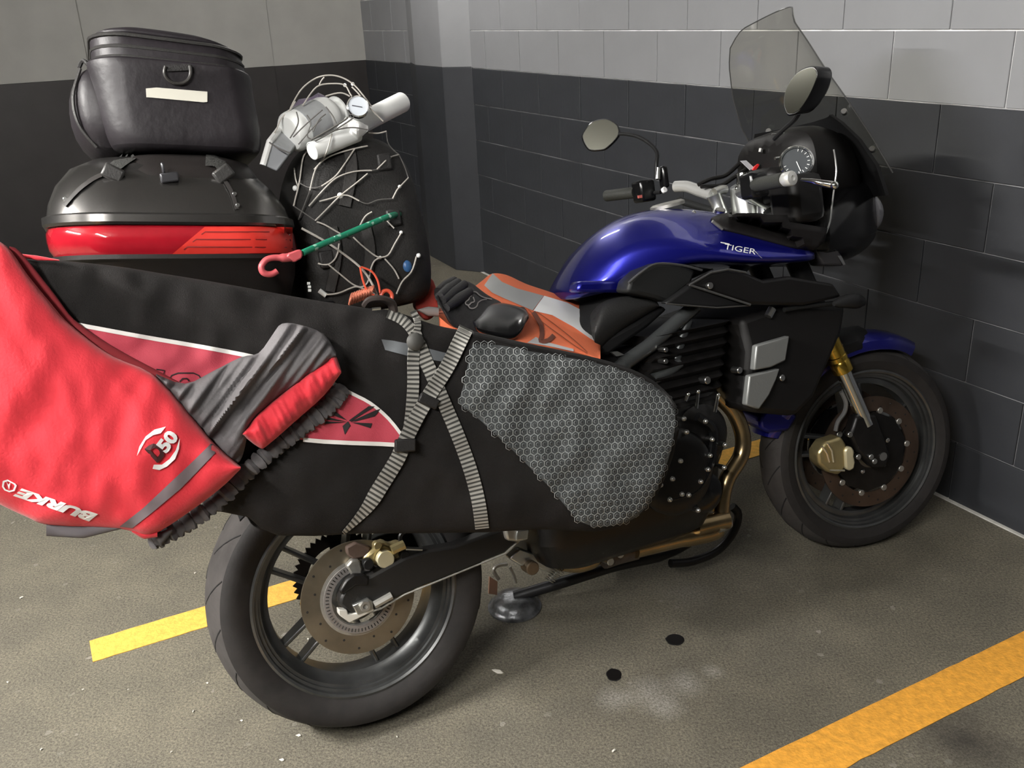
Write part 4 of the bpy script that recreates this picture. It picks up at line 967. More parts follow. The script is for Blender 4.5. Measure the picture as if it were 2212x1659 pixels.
# ---- hard top box on the rack (tilted a little up at the back)
def tilt(v): return V((v.x, v.y, v.z - .14 * (v.x + .02)))
def tl(mb): return mb.xf(tilt)
SHELL = M('box_grey', (.135, .130, .126), .26, metal=.9, var=.06, vs=400, bump=.05, bs=900)
SHB = M('box_black', (.012, .010, .0095), .5, bump=.1, bs=400, spec=.3)
REDR = M('red_reflector', (.30, .008, .016), .08, coat=1., var=.12, vs=25)
REDM = M('red_moulding', (.62, .035, .025), .38)
bx = thing('top_box', 'grey and black hard top case with a red reflector band, under the black bag', 'top case', (-.23, 0, .98))
X0, X1_ = -.452, -.008
mb = MB().loft([rrect(-.36, -.05, -.19, .19, .06, .967), rrect(-.39, -.035, -.215, .215, .08, .985), rrect(-.425, -.02, -.243, .243, .10, 1.03), rrect(X0 + .012, X1_ - .006, -.256, .256, .12, 1.055), rrect(X0, X1_, -.266, .266, .12, 1.060), rrect(X0, X1_, -.266, .266, .12, 1.068)]); part(tl(mb), 'case_base', SHB, bx)
mb = MB().loft([rrect(X0 + .004, X1_ - .003, -.262, .262, .12, 1.068, 8), rrect(X0 - .002, X1_, -.268, .268, .122, 1.080, 8), rrect(X0 - .003, X1_, -.269, .269, .122, 1.095, 8), rrect(X0 - .002, X1_, -.268, .268, .122, 1.110, 8), rrect(X0 + .004, X1_ - .003, -.262, .262, .12, 1.121, 8)]); band = part(tl(mb), 'reflector_band', REDR, bx)
mb = MB().loft([rrect(X0 + .0, X1_, -.268, .268, .12, 1.121, 8), rrect(X0 - .004, X1_ + .002, -.271, .271, .12, 1.126, 8), rrect(X0 - .003, X1_ + .002, -.270, .270, .12, 1.139, 8), rrect(X0 + .006, X1_ - .004, -.262, .262, .12, 1.143, 8), rrect(X0 + .012, X1_ - .008, -.256, .256, .12, 1.165, 8), rrect(X0 + .03, X1_ - .025, -.238, .238, .115, 1.20, 8), rrect(X0 + .06, X1_ - .05, -.205, .205, .11, 1.235, 8), rrect(X0 + .10, X1_ - .085, -.16, .16, .09, 1.256, 8), rrect(X0 + .15, X1_ - .13, -.10, .10, .06, 1.263, 8)]); lid = part(tl(mb), 'case_lid', SHELL, bx, smooth=30)
mb = MB().loft([rrect(-.35, -.055, -.232, .225, .10, 1.200, 8), rrect(-.34, -.055, -.222, .215, .10, 1.225, 8), rrect(-.32, -.065, -.19, .19, .09, 1.252, 8), rrect(-.28, -.09, -.14, .14, .07, 1.266, 8)]); part(tl(mb), 'lid_shaded_top', SHB, bx)  # black top over the grey lid; the weaker light there is put into colour
bs = raysurf([band], -.268)
decal(bs, [(442, 490), (560, 489), (632, 491), (632, 546), (500, 548), (372, 549)], 'band_moulding', REDM, band, eps=.003)
for y_ in (0, 1, 2):
    pth = Z3((1375 - 60 * y_, 210 + 52 * y_), (1400 - 60 * y_, 192 + 51 * y_), (1960, 192 + 53 * y_)); L_, R_ = stroke_px(pth, 2.0)
    decal(bs, L_ + R_[::-1], 'moulding_groove', M('groove_red', (.16, .008, .008), .6), band, eps=.0045, step=40)

# ---- soft bag on the box
BAG = M('bag_nylon', (.0135, .011, .0135), .5, var=.2, vs=8, bump=.35, bs=50, spec=.38)
BAGP = M('bag_piping', (.030, .029, .028), .4, bump=.2, bs=300)
tb_ = thing('tail_bag', 'charcoal soft tail bag with zip ridges strapped on top of the grey case', 'bag', (-.17, 0, 1.27))
def bring(z, g=0.): return [V((p.x, p.y, p.z - max(0, p.x + .17) * max(0, z - 1.36) * .9)) for p in rrect(-.318 - g, -.030 + g, -.172 - g, .172 + g, .062, z, 6)]
mb = MB().loft([bring(1.267, -.02), bring(1.276, -.004), bring(1.31, .002), bring(1.37, .002), bring(1.415, .003), bring(1.436, .004), bring(1.442, -.004)]); bb = tl(mb)
def wr(v):
    n = mnoise.noise(V((v.x * 7, v.y * 6, v.z * 9))) * .013 + mnoise.noise(V((v.x * 20, v.y * 18, v.z * 24))) * .005
    return v + V((0, -n if v.y < 0 else n, 0)) + V((n * .4, 0, 0))
body = part(bb.xf(wr), 'bag_body', BAG, tb_, sub=2)
mb = MB().loft([bring(1.432, -.014), bring(1.438, -.006), bring(1.455, -.007), bring(1.475, -.009), bring(1.482, -.016)]); part(tl(mb), 'zip_band', BAG, tb_)
for z in (1.440, 1.458, 1.479):
    mb = MB().loft([bring(z - .0045, -.014), bring(z - .003, -.006), bring(z + .001, -.005), bring(z + .0035, -.008), bring(z + .0045, -.014)]); part(tl(mb), 'zip_ridge', BAGP, tb_)
mb = MB().loft([bring(1.480, -.013), bring(1.492, -.018), bring(1.502, -.035), bring(1.508, -.07), bring(1.510, -.11)]); part(tl(mb), 'bag_top', BAG, tb_, sub=1)
mb = MB(); mb.tube(smooth_path([tilt(V((-.20, -.01, 1.506))), tilt(V((-.18, 0, 1.522))), tilt(V((-.155, 0, 1.522))), tilt(V((-.135, .01, 1.506)))], 5), .007, 8, flat=(2.0, 1)); part(mb, 'top_handle', FAB2, tb_)
bsf = raysurf([body], -.17)
decal(bsf, [(315, 191), (338, 189), (448, 198), (448, 220), (440, 221), (330, 211), (316, 210)], 'reflective_patch', M('reflective', (.66, .64, .56), .45), tb_, eps=.003)
ring = [bsf(*q, .006) for q in spath2(Z1((950, 455), (940, 500), (960, 550), (1010, 585), (1080, 590), (1130, 560), (1150, 510), (1145, 450)), 4)]
part(MB().tube(ring, .0032, 8), 'd_ring', M('ring_black', (.03, .028, .026), .35), tb_)
ribbon(bsf, Z1((935, 470), (1150, 460)), 14, 'ring_tab', FAB2, tb_, eps=.005)
# rear pocket
mb = MB()
rows = []
for z, a, b in ((1.265, .02, .07), (1.275, .045, .11), (1.31, .066, .13), (1.36, .066, .13), (1.40, .055, .125), (1.425, .035, .11), (1.432, .018, .09)):
    rows.append([V((-.305 - a * max(0, math.cos(t)) ** .5 if abs(t) < math.pi / 2 else -.305, b * math.sin(t), z)) for t in [math.radians(-90 + 180 * k / 14) for k in range(15)]] + [V((-.28, b, z)), V((-.28, -b, z))])
mb.loft(rows); part(tl(mb), 'rear_pocket', BAG, tb_, sub=1)
part(MB().tube(smooth_path([tilt(V((-.335, -.100, 1.425))), tilt(V((-.358, -.105, 1.37))), tilt(V((-.358, -.105, 1.32))), tilt(V((-.335, -.10, 1.28)))], 5), .0035, 6), 'pocket_piping', BAGP, tb_)
part(MB().tube(smooth_path([tilt(V((-.315, -.06, 1.437))), tilt(V((-.325, -.05, 1.452))), tilt(V((-.335, -.04, 1.44)))], 4), .004, 6), 'pocket_loop', FAB2, tb_)
ls = raysurf([lid, body] + [o for o in bx.children if o.name.startswith('lid_shaded_top')], -.2)
WEB = M('grey_webbing', (.028, .028, .026), .7, bump=.5, bs=300)
ribbon(ls, spath2(Z1((690, 1150), (600, 1210), (500, 1290)), 3), [24] * 7, 'tie_strap', WEB, tb_, eps=.008)
ribbon(ls, spath2(Z1((480, 1300), (370, 1350), (250, 1440), (140, 1560)), 3), 9, 'tie_strap', M('web_dark', (.025, .022, .021), .6), tb_, eps=.006)
ribbon(ls, spath2(Z1((1270, 1200), (1370, 1215), (1420, 1290)), 3), 24, 'tie_strap', WEB, tb_, eps=.008)
ribbon(ls, spath2(Z1((1400, 1330), (1470, 1440), (1520, 1590)), 3), 8, 'tie_strap', M('web_dark', (.025, .022, .021), .6), tb_, eps=.006)
for c, rot in ((Z1((530, 1305))[0], .6), (Z1((1410, 1310))[0], -.5)):
    q = ls(*c, .012); mb = MB(); mb.box(q, V((.036, .012, .026)), Matrix.Rotation(rot, 3, 'Y')); part(mb, 'side_buckle', BAGP, tb_, bevel=.004)
q = ls(*Z1((980, 1340))[0], .010); mb = MB(); mb.box(q, V((.032, .012, .018))); mb.box(q + V((-.008, -.004, .018)), V((.006, .006, .02))); part(mb, 'centre_clip', M('clip_grey', (.05, .05, .055), .3, metal=.4), tb_, bevel=.003)
for c in Z1((150, 1510), (1500, 1470), (1525, 1560)):
    q = ls(*c, .008); part(MB().disc(q, V((0, 1, 0)), .004, .006, 8), 'strap_hook', STL, tb_)

# ---- backpack standing behind the box
bp_ = thing('backpack', 'black backpack standing on the pillion seat under a cord net', 'backpack', (.15, 0, .93))
def bpr(z, x0, x1, w): return rrect(x0, x1, -w, w, .07, z, 5)
mb = MB().loft([bpr(.925, .02, .26, .12), bpr(.945, -.005, .288, .145), bpr(1.03, -.01, .295, .155), bpr(1.12, .0, .29, .15), bpr(1.20, .015, .285, .145), bpr(1.26, .04, .27, .125), bpr(1.295, .07, .24, .09), bpr(1.305, .11, .20, .05)])
BPK = M('backpack_fabric', (.0085, .0075, .007), .7, var=.3, vs=9, bump=.4, bs=300)
pk = part(mb.xf(wr), 'pack_body', BPK, bp_, sub=2)
pks = raysurf([pk], -.15)
for c, r_ in (((760, 335), 24), ((728, 520), 20), ((800, 520), 22)):
    ribbon(pks, spath2([(c[0] - 10, c[1] - 30), (c[0], c[1] + 30), (c[0] - 15, c[1] + 110)], 4), r_, 'shoulder_strap', M('pack_grey', (.030, .028, .027), .7, bump=.4, bs=200), bp_, eps=.008, thick=.006)
for c in ((705, 560), (850, 470), (830, 350)):
    q = pks(*c, .006); mb = MB(); mb.box(q, V((.03, .012, .035))); part(mb, 'strap_buckle', FAB2, bp_, bevel=.004)
mb = MB(); mb.sphere(pks(880, 575, .0), .010, 10, (1, .5, 1.3)); part(mb, 'blue_badge', M('badge_blue', (.03, .10, .25), .4), bp_)
RDB = M('red_cloth', (.42, .05, .035), .8, var=.2, vs=20, bump=.3, bs=200)
rb = Patch(spath2([(898, 640), (915, 605), (928, 600), (940, 615), (946, 660)]), spath2([(898, 668), (915, 690), (928, 690), (940, 680), (946, 664)]), -.06, .02, .02, 10, 8)
tag(bike_mesh(rb.mesh(), 'stuff_sack', RDB), 'red cloth sack wedged between the black backpack and the glove', 'sack')

# ---- small things under the net, on top of the backpack
WPL = M('white_plastic', (.82, .83, .82), .5); PAPR = M('white_paper', (.84, .84, .83), .8, bump=.2, bs=40); LBL = M('label_grey', (.36, .37, .38), .6, var=.1, vs=60)
def cyl(a, b, r, prof=None, n=28):
    a, b = V(a), V(b); L = (b - a).length; ax = (b - a) / L
    pr = prof or [(0., 0), (.9, 0), (1, .02), (1, .98), (.9, 1), (0, 1)]
    return MB().lathe([(max(.0003, r * q), h * L) for q, h in pr], a, ax, n), ax, L
a = P(*Z2((545, 660))[0], -.10); b = P(*Z2((1010, 445))[0], -.05)
jug = thing('bottle', 'white plastic bottle with grey label lying under the net, largest of the white things', 'bottle', a)
m_, ax, L = cyl(a, b, .042, [(.55, 0), (.82, .01), (.97, .06), (1, .12), (1, .75), (.9, .84), (.62, .90), (.62, 1.0), (.55, 1.01)]); part(m_, 'bottle_body', WPL, jug)
m_, ax, L = cyl(a + ax * L * .20, a + ax * L * 62e-2, .0425, [(.99, 0), (1.01, .01), (1.01, .99), (.99, 1)]); part(m_, 'bottle_label', LBL, jug)
m_, _, _ = cyl(a + (b - a) * .99, a + (b - a) * 1.02, .032); part(m_, 'bottle_cap', WPL, jug)
def roll(a, b, r, label, name='paper_roll'):
    t = thing(name, label, 'roll', a, 'white rolled tubes under the net')
    m_, ax, L = cyl(a, b, r, [(.86, .01), (.9, 0), (1, .01), (1, .99), (.9, 1), (.86, .985), (.84, .5)]); part(m_, 'outer_tube', WPL, t)
    m_, _, _ = cyl(a + ax * L * .02, b - ax * L * .02, r * .84); part(m_, 'tube_core', M('core_white', (.6, .6, .58), .7), t)
roll(P(*Z2((765, 825))[0], -.15), P(*Z2((1200, 650))[0], -.12), .0185, 'white tube lying lowest, in front of the white bottle')
roll(P(*Z2((1170, 590))[0], -.05), P(*Z2((1635, 355))[0], .03), .0225, 'white tube sticking out to the right beyond the round dial')
# carton
c4 = Q(Z2((365, 735), (565, 840), (435, 1020), (300, 960)), -.13); dv = P(*Z2((560, 480))[0], -.02) - P(*Z2((365, 735))[0], -.13)
ct = thing('carton', 'small grey carton with white edge hanging at the left of the white bottle', 'carton', c4[2])
part(MB().prism([c4[0], c4[1], c4[1] + dv * .9, c4[0] + dv], V((.01, .05, .0))), 'carton_sleeve', LBL, ct, bevel=.003)
part(MB().prism(c4, V((.02, .06, .012))), 'carton_body', M('carton_grey', (.28, .29, .31), .6), ct, bevel=.003)
part(MB().tube([c4[3], c4[0], c4[0] + dv * .85], .0065, 8), 'carton_edge', PAPR, ct)
# dial
dc = P(*Z2((1208, 400))[0], -.115); dax = V((-.12, -.97, .20)).normalized()
dl_ = thing('dial_gauge', 'small round dial gauge with shiny rim between the bottle and the white tube', 'gauge', dc - V((0, 0, .025)))
part(MB().lathe([(.020, -.012), (.0235, -.008), (.0235, .002), (.021, .004), (.0205, .001)], dc, dax, 32), 'dial_rim', CHR, dl_)
part(MB().lathe([(.0205, 0), (.0205, .0018), (.0004, .0018)], dc, dax, 28), 'dial_face', M('dial_white', (.62, .66, .72), .25, coat=.5), dl_)
xg = V((0, 0, 1)).cross(dax).normalized(); yg = dax.cross(xg)
part(MB().tube([dc + dax * .0028 - xg * .012 + yg * .003, dc + dax * .0028 + xg * .008 - yg * .003], .0010, 4), 'dial_needle', M('needle', (.10, .10, .12), .5), dl_)
# crumpled paper and violet pouch
pp = Patch(Z2((1000, 610), (1100, 490), (1180, 520), (1305, 580)), Z2((1000, 640), (1100, 640), (1200, 735), (1305, 630)), -.13, .012, .012, 14, 8, wr=.02, ws=40)
tag(bike_mesh(pp.mesh(), 'crumpled_paper', PAPR, smooth=30), 'crumpled white paper wrap below the round dial', 'paper')
pu = Patch(Z2((590, 400), (640, 330), (760, 310), (830, 265), (900, 300), (960, 345)), Z2((590, 420), (640, 430), (760, 440), (830, 420), (900, 400), (960, 360)), -.02, .03, .03, 14, 8, wr=.01, ws=30)
tag(bike_mesh(pu.mesh(), 'pouch', M('violet_cloth', (.16, .13, .19), .6, bump=.2, bs=100)), 'grey violet pouch peeking out behind the white bottle', 'pouch')

# ---- cord net
net = thing('cargo_net', 'thin silver cord net stretched over the black backpack and white things', 'cargo net', (.15, -.15, .95))
CRD = M('silver_cord', (.50, .47, .43), .5, bump=.3, bs=900); CRK = M('dark_cord', (.10, .095, .09), .6)
objs_under = [pk] + [o for t in (jug, ct) for o in t.children] + [o for o in bpy.data.objects if o.parent and o.parent.name.startswith('paper_roll')]
ns = raysurf(objs_under, -.10)
def cord(q, l=None, r=.0016, mat=CRD, eps=.013):
    q = spath2(q, 5); pts = [P(x, y, l) if l is not None else ns(x, y, eps) for x, y in q]
    # ease jumps between surfaces
    for _ in range(2): pts = [pts[0]] + [(pts[i - 1] + pts[i] * 2 + pts[i + 1]) / 4 for i in range(1, len(pts) - 1)] + [pts[-1]]
    part(MB().tube(pts, r, 6), 'net_cord', mat, net)
U = -.11
for q in (((540, 470), (600, 340), (680, 220), (800, 130), (920, 100), (1040, 115), (1160, 180), (1250, 280), (1340, 400)), ((680, 390), (760, 270), (830, 200), (940, 180), (1080, 190), (1130, 270), (1150, 300)), ((840, 190), (860, 150), (885, 120)), ((900, 300), (1040, 265), (1130, 300)), ((1150, 210), (1220, 280), (1300, 390), (1450, 540)), ((350, 740), (430, 620), (470, 520), (560, 430), (610, 350))): cord(Z2(*q), U)
for q in (((360, 740), (450, 800), (560, 845)), ((900, 400), (970, 490), (1000, 560)), ((590, 690), (720, 560), (870, 430)), ((640, 760), (760, 620), (860, 520)), ((620, 450), (640, 560), (560, 700)), ((720, 480), (760, 560), (720, 680), (780, 720)), ((780, 640), (830, 530), (900, 470))): cord(Z2(*q), -.158, .0014, CRK)
cord(Z2((760, 720), (900, 640), (1080, 530), (1110, 500)), -.165, .0022, CRK); cord(Z2((800, 730), (960, 640), (1120, 540), (1170, 500)), -.165, .0016, CRK)
cord(Z2((900, 660), (1050, 610), (1180, 600), (1300, 620)), -.165, .0014, CRK)
for q in (((600, 990), (615, 1100), (640, 1170)), ((720, 830), (680, 900), (650, 1120), (610, 1280), (595, 1350)), ((960, 660), (920, 800), (880, 900), (800, 1000), (750, 1200)), ((1300, 775), (1180, 800), (1000, 850), (880, 910), (790, 1000)), ((1180, 800), (1080, 950), (990, 1070), (860, 1160)), ((1340, 1010), (1200, 1015), (1040, 1060), (920, 1150), (740, 1350)), ((1300, 1040), (1180, 1140), (1040, 1250), (900, 1390), (800, 1490)), ((840, 1305), (940, 1280), (1040, 1250), (1120, 1250), (1220, 1300)), ((1310, 650), (1400, 655), (1480, 635)), ((1390, 1000), (1450, 940), (1510, 885), (1600, 860)), ((1540, 1280), (1580, 1200), (1610, 1165), (1690, 1080))): cord(Z2(*q))
for q in (((570, 155), (640, 180), (760, 250), (830, 280)), ((930, 205), (980, 110), (1040, 70)), ((760, 340), (740, 450), (670, 520), (580, 510)), ((670, 520), (780, 610), (880, 690), (960, 710), (1010, 660), (1030, 560), (1060, 490), (1110, 460), (1180, 440), (1230, 350), (1290, 250)), ((880, 285), (960, 360), (1060, 440), (1110, 460)), ((650, 775), (750, 765), (860, 720), (930, 710), (1080, 780)), ((1170, 145), (1230, 210)), ((1420, 450), (1380, 580), (1300, 660), (1250, 770)), ((1150, 470), (1230, 560), (1270, 640))): cord(Z7(*q), None, .0017)
for q in (((750, 1200), (700, 1330), (640, 1480)), ((1220, 1300), (1300, 1330), (1400, 1290), (1540, 1280)), ((1340, 1010), (1390, 1000)), ((860, 1160), (760, 1180), (650, 1130)), ((800, 1490), (700, 1420), (595, 1350)), ((1480, 635), (1500, 760), (1600, 860)), ((1600, 860), (1650, 960), (1690, 1080))): cord(Z2(*q), None, .0013, CRK)
cord(Z7((440, 210), (640, 320), (800, 430), (960, 560), (1050, 700), (1095, 820)), -.20, .0024)
for q, r_ in ((Z2((1040, 1250))[0], .0065), (Z2((610, 1180))[0], .006), (Z7((1110, 460))[0], .004), (Z7((1438, 442))[0], .005), (Z7((1290, 245))[0], .004), (Z2((1510, 885))[0], .004), (Z2((1608, 1165))[0], .004), (Z2((1085, 195))[0], .004), (Z2((1160, 185))[0], .004)):
    part(MB().sphere(ns(*q, .007), r_, 10), 'net_knot', WPL, net)
part(MB().tube([ns(*Z7((590, 740))[0], .008), ns(*Z7((650, 785))[0], .008)], .005, 8), 'net_toggle', WPL, net)
for q in Z7((488, 680), (495, 710), (497, 740)): part(MB().tube([P(*q, -.20), P(q[0] + 6, q[1], -.20)], .003, 6), 'net_toggle', WPL, net)
# orange bungee tangle tucked at the foot of the net
ORG = M('orange_rubber', (.72, .10, .05), .35)
ob = thing('bungee_bundle', 'bundle of orange bungee with plastic ring below the cord net', 'bungee cord', P(760, 640, -.2))
part(MB().tube(smooth_path(Q(Z7((940, 540), (960, 640), (1000, 740), (1060, 780)), -.215), 6), .0022, 6), 'bungee_loop', ORG, ob)
part(MB().tube(smooth_path(Q(Z7((950, 540), (1040, 580), (1090, 660), (1110, 760)), -.215), 6), .0022, 6), 'bungee_loop', ORG, ob)
rc_ = P(*Z7((1165, 790))[0], -.21)
part(MB().tube([rc_ + V((math.cos(t), 0, math.sin(t))) * .0115 for t in [math.radians(200 - 300 * k / 18) for k in range(19)]], .0042, 8), 'bungee_ring', ORG, ob)
mb = MB()
for k in range(9):
    q = Z7((850 + 22 * k, 840 - 8 * k), (875 + 22 * k, 770 - 8 * k)); mb.tube(smooth_path([P(q[0][0], q[0][1] + 4, -.20), P((q[0][0] + q[1][0]) / 2, (q[0][1] + q[1][1]) / 2, -.222), P(*q[1], -.20)], 4), .0034, 6)
tag(part(mb, 'bungee_coil', M('orange_stripe', (.80, .25, .16), .4, var=.4, vs=60), ob), kind='stuff')
# green bungee with red hook
gb = thing('bungee', 'green bungee cord with red plastic hook crossing in front of the black backpack', 'bungee cord', P(600, 580, -.28))
def braid():
    m = M('green_braid', (.012, .22, .12), .5); nt = m.node_tree; b = nt.nodes['Principled BSDF']; tc = nd(nt, 'ShaderNodeTexCoord'); v = nd(nt, 'ShaderNodeTexVoronoi'); v.inputs['Scale'].default_value = 160; nt.links.new(tc.outputs['Object'], v.inputs['Vector'])
    r = nd(nt, 'ShaderNodeValToRGB'); e = r.color_ramp.elements; e[0].position, e[1].position = .80, .88; e[0].color = (.010, .20, .11, 1); e[1].color = (.55, .75, .65, 1); nt.links.new(v.outputs['Color'], r.inputs['Fac']); nt.links.new(r.outputs['Color'], b.inputs['Base Color']); return m
part(MB().tube(smooth_path(Q(Z7((450, 420), (620, 345), (800, 270), (1000, 185), (1170, 115), (1260, 90), (1340, 95), (1395, 112)), [-.285, -.26, -.235, -.21, -.185, -.15, -.11, -.06]), 5), .0062, 10), 'elastic_cord', braid(), gb)
HKR = M('hook_red', (.44, .075, .085), .4)
part(MB().tube(smooth_path(Q(Z7((380, 452), (300, 462), (200, 462), (140, 480), (105, 520), (98, 550), (112, 585), (150, 602), (195, 598), (232, 575)), -.285), 4), [.0085] * 6 + [.0062] * 31, 10), 'hook', HKR, gb)
mb = MB(); mb.prism(Q(Z7((330, 420), (420, 388), (445, 395), (452, 440), (440, 470), (380, 500), (345, 470), (310, 455)), -.295), V((0, .02, 0))); part(mb, 'hook_handle', HKR, gb, bevel=.005)

# ---- long board bag along the right side
BT = spath2([(46, 560), (120, 562), (250, 575), (345, 590), (480, 612), (660, 645), (790, 665), (850, 672), (940, 702), (1010, 716), (1130, 742), (1290, 776), (1380, 808), (1430, 842), (1458, 878), (1467, 925)], 4)
BB = [(46, 640), (150, 860), (300, 1010), (470, 1104), (540, 1118), (560, 1140), (600, 1157), (680, 1158), (760, 1153), (900, 1152), (1050, 1150), (1160, 1143), (1290, 1149), (1340, 1137), (1385, 1112), (1420, 1070), (1450, 1002), (1467, 930)]
BY = lambda u, v: -.345 - .02 * (1 - u)
brd = Patch(BT, BB, -.35, .060, .035, 110, 34, pw=.30, wr=.0085, ws=16., Y=BY, seed=2.)
bd = thing('board_bag', 'long padded black board bag with red triangle and hexagon mesh panel along the bike side', 'board bag', P(800, 1150, -.36))
brd.build('bag_shell', FAB, bd)
S = brd.at
BRD = M('bag_red', (.50, .055, .085), .75, bump=.3, bs=500); BWH = M('bag_white', (.80, .78, .75), .7)
tri = spath2([(150, 700), (300, 728), (440, 752), (560, 775), (640, 797), (722, 830)], 3) + spath2([(740, 838), (800, 872), (840, 906), (873, 948)], 3) + [(872, 962), (760, 957), (655, 950), (520, 940), (400, 880), (250, 780)]
decal(S, tri, 'red_panel', BRD, bd, eps=.0028)
for q, w in ((spath2([(150, 698), (300, 726), (440, 750), (562, 774), (640, 796), (722, 829)], 3), 9), (spath2([(722, 829), (760, 850), (800, 871), (840, 905), (872, 946)], 3), 7), ([(655, 950), (700, 954), (760, 957), (820, 959), (874, 962)], 9)):
    L_, R_ = stroke_px(q, w); decal(S, L_ + R_[::-1], 'white_piping', BWH, bd, eps=.0042)
BLP = M('black_print', (.012, .010, .011), .7)
for q in (((1050, 900), (1195, 795), (1240, 798), (1065, 905)), ((1060, 908), (1245, 825), (1280, 815), (1240, 868), (1100, 905)), ((1065, 912), (1220, 920), (1208, 955), (1130, 930)), ((1045, 905), (1005, 940), (1022, 1002), (1062, 935)), ((1040, 900), (905, 850), (915, 825), (950, 830)), ((1035, 908), (890, 895), (900, 875)), ((1035, 912), (870, 925), (885, 905))):
    decal(S, Z5(*q), 'burst_emblem', BLP, bd, eps=.0045)
for q in (((1245, 65), (1310, 75), (1300, 120)), ((1350, 150), (1365, 115), (1420, 95), (1540, 95), (1585, 115), (1600, 140)), ((1430, 165), (1455, 138), (1490, 138), (1505, 160))):
    L_, R_ = stroke_px(Z4(*q), 2.6); decal(S, L_ + R_[::-1], 'number_outline', BLP, bd, eps=.0045)
decal(S, [(824, 733), (850, 736), (890, 744), (965, 763), (968, 783), (890, 771), (832, 756)], 'grey_flash', M('grey_flash', (.13, .14, .15), .6), bd, eps=.003)
# hexagon mesh panel
hexp = spath2([(1020, 744), (1080, 746), (1140, 758), (1290, 785), (1380, 815), (1440, 855), (1459, 882)], 3) + spath2([(1459, 912), (1450, 970), (1430, 1030), (1403, 1085), (1372, 1118), (1330, 1134), (1285, 1139)], 3) + [(1250, 1126), (1180, 1045), (1110, 975), (1040, 910), (990, 870), (1002, 830)]
decal(S, hexp, 'mesh_panel', M('mesh_dark', (.070, .076, .078), .7, bump=.3, bs=600), bd, eps=.003)
def inside(poly, x, y):
    c = False; j = len(poly) - 1
    for i in range(len(poly)):
        if (poly[i][1] > y) != (poly[j][1] > y) and x < (poly[j][0] - poly[i][0]) * (y - poly[i][1]) / (poly[j][1] - poly[i][1]) + poly[i][0]: c = not c
        j = i
    return c
def px_of(v):
    w = BM @ v - CO; z = w.dot(CF); return W_ / 2 + F_ * w.dot(CR) / z, H_ / 2 - F_ * w.dot(CU) / z
hx = MB(); r_ = .0088; cyv = -.41
for i in range(-4, 60):
    for j in range(-4, 60):
        bx_, bz_ = .16 + (i + (j % 2) * .5) * r_ * 1.7321, .36 + j * r_ * 1.5
        # rows follow the slope of the panel
        cx_, cz_ = .45 + (bx_ - .45) * .985 + (bz_ - .6) * .17, .60 + (bz_ - .6) * .985 - (bx_ - .45) * .17
        c_ = V((cx_, cyv, cz_)); q = px_of(c_)
        if not inside(hexp, *q): continue
        def hp(rad, eps):
            out = []
            for k in range(6):
                a = math.radians(90 + 60 * k - 9.8); p = px_of(c_ + V((math.cos(a) * rad, 0, math.sin(a) * rad))); out.append(S(p[0], p[1], eps))
            return out
        o_ = hx.add(hp(r_ * 1.0, .0036) + hp(r_ * .87, .0052), [])
        for k in range(6): hx.f.append([o_ + k, o_ + (k + 1) % 6, o_ + 6 + (k + 1) % 6, o_ + 6 + k]); hx.m.append(0)
        o_ = hx.add(hp(r_ * .50, .0036) + hp(r_ * .30, .0050), [])
        for k in range(6): hx.f.append([o_ + k, o_ + (k + 1) % 6, o_ + 6 + (k + 1) % 6, o_ + 6 + k]); hx.m.append(1)
hxo = hx.build('hexagon_mesh', [M('mesh_light', (.38, .395, .395), .5), M('mesh_mid', (.15, .158, .16), .6)], bd, smooth=0); hxo['kind'] = 'stuff'
# edge binding along the top and bottom seams, and the grab handle
part(MB().tube([brd.at(x, y, .002) for x, y in spath2([(1020, 722), (1130, 746), (1290, 780), (1380, 811), (1430, 845), (1457, 880)], 4)], .006, 8), 'seam_binding', FAB2, bd)
part(MB().tube(smooth_path([P(790, 660, -.36), P(800, 648, -.37), P(825, 646, -.375), P(845, 655, -.37), P(850, 672, -.365)], 4), .010, 8, flat=(1, .7)), 'grab_handle', M('handle_dark', (.025, .018, .016), .5), bd)
part(MB().tube(Q([(803, 668), (822, 666)], -.39), .003, 6), 'handle_rivet', CHR, bd)

# ---- red cover over the tail of the board bag
CVR = M('red_cover', (.66, .024, .040), .78, var=.05, vs=4, bump=.25, bs=240, sheen=.2)
CVG = M('grey_cover', (.115, .108, .112), .8, var=.12, vs=12, bump=.3, bs=200)
cv = thing('board_cover', 'red fabric cover with grey elastic hem and white lettering over the board bag tail', 'fabric cover', P(200, 1140, -.45))
CT = spath2([(-170, 470), (-60, 500), (0, 522), (26, 545), (60, 594), (110, 655), (150, 700), (240, 768), (330, 808), (400, 882), (460, 955), (520, 1008)], 3)
CB = spath2([(-170, 985), (-60, 1060), (0, 1090), (60, 1118), (110, 1135), (260, 1142), (310, 1157), (345, 1148), (420, 1098), (480, 1052), (520, 1013)], 3)
cov = Patch(CT, CB, -.445, .062, .02, 60, 30, pw=.33, wr=.012, ws=7., seed=9.)
cov.build('cover_body', CVR, cv)
C = cov.at
lin = Patch(spath2([(20, 532), (45, 545), (120, 638), (160, 690), (240, 746), (330, 795), (402, 833)], 3), spath2([(20, 546), (60, 600), (110, 664), (150, 708), (240, 775), (330, 815), (402, 838)], 3), -.435, .008, .01, 30, 6); lin.build('cover_lining', M('red_lining_shaded', (.20, .012, .018), .85), cv)  # lining strip in darker red; shadow inside the cover is put into its colour
t2 = Patch([(34, 547), (80, 552), (128, 561)], [(34, 552), (80, 563), (128, 564)], -.40, .004, .004, 10, 4); t2.build('cover_tab', CVR, cv)
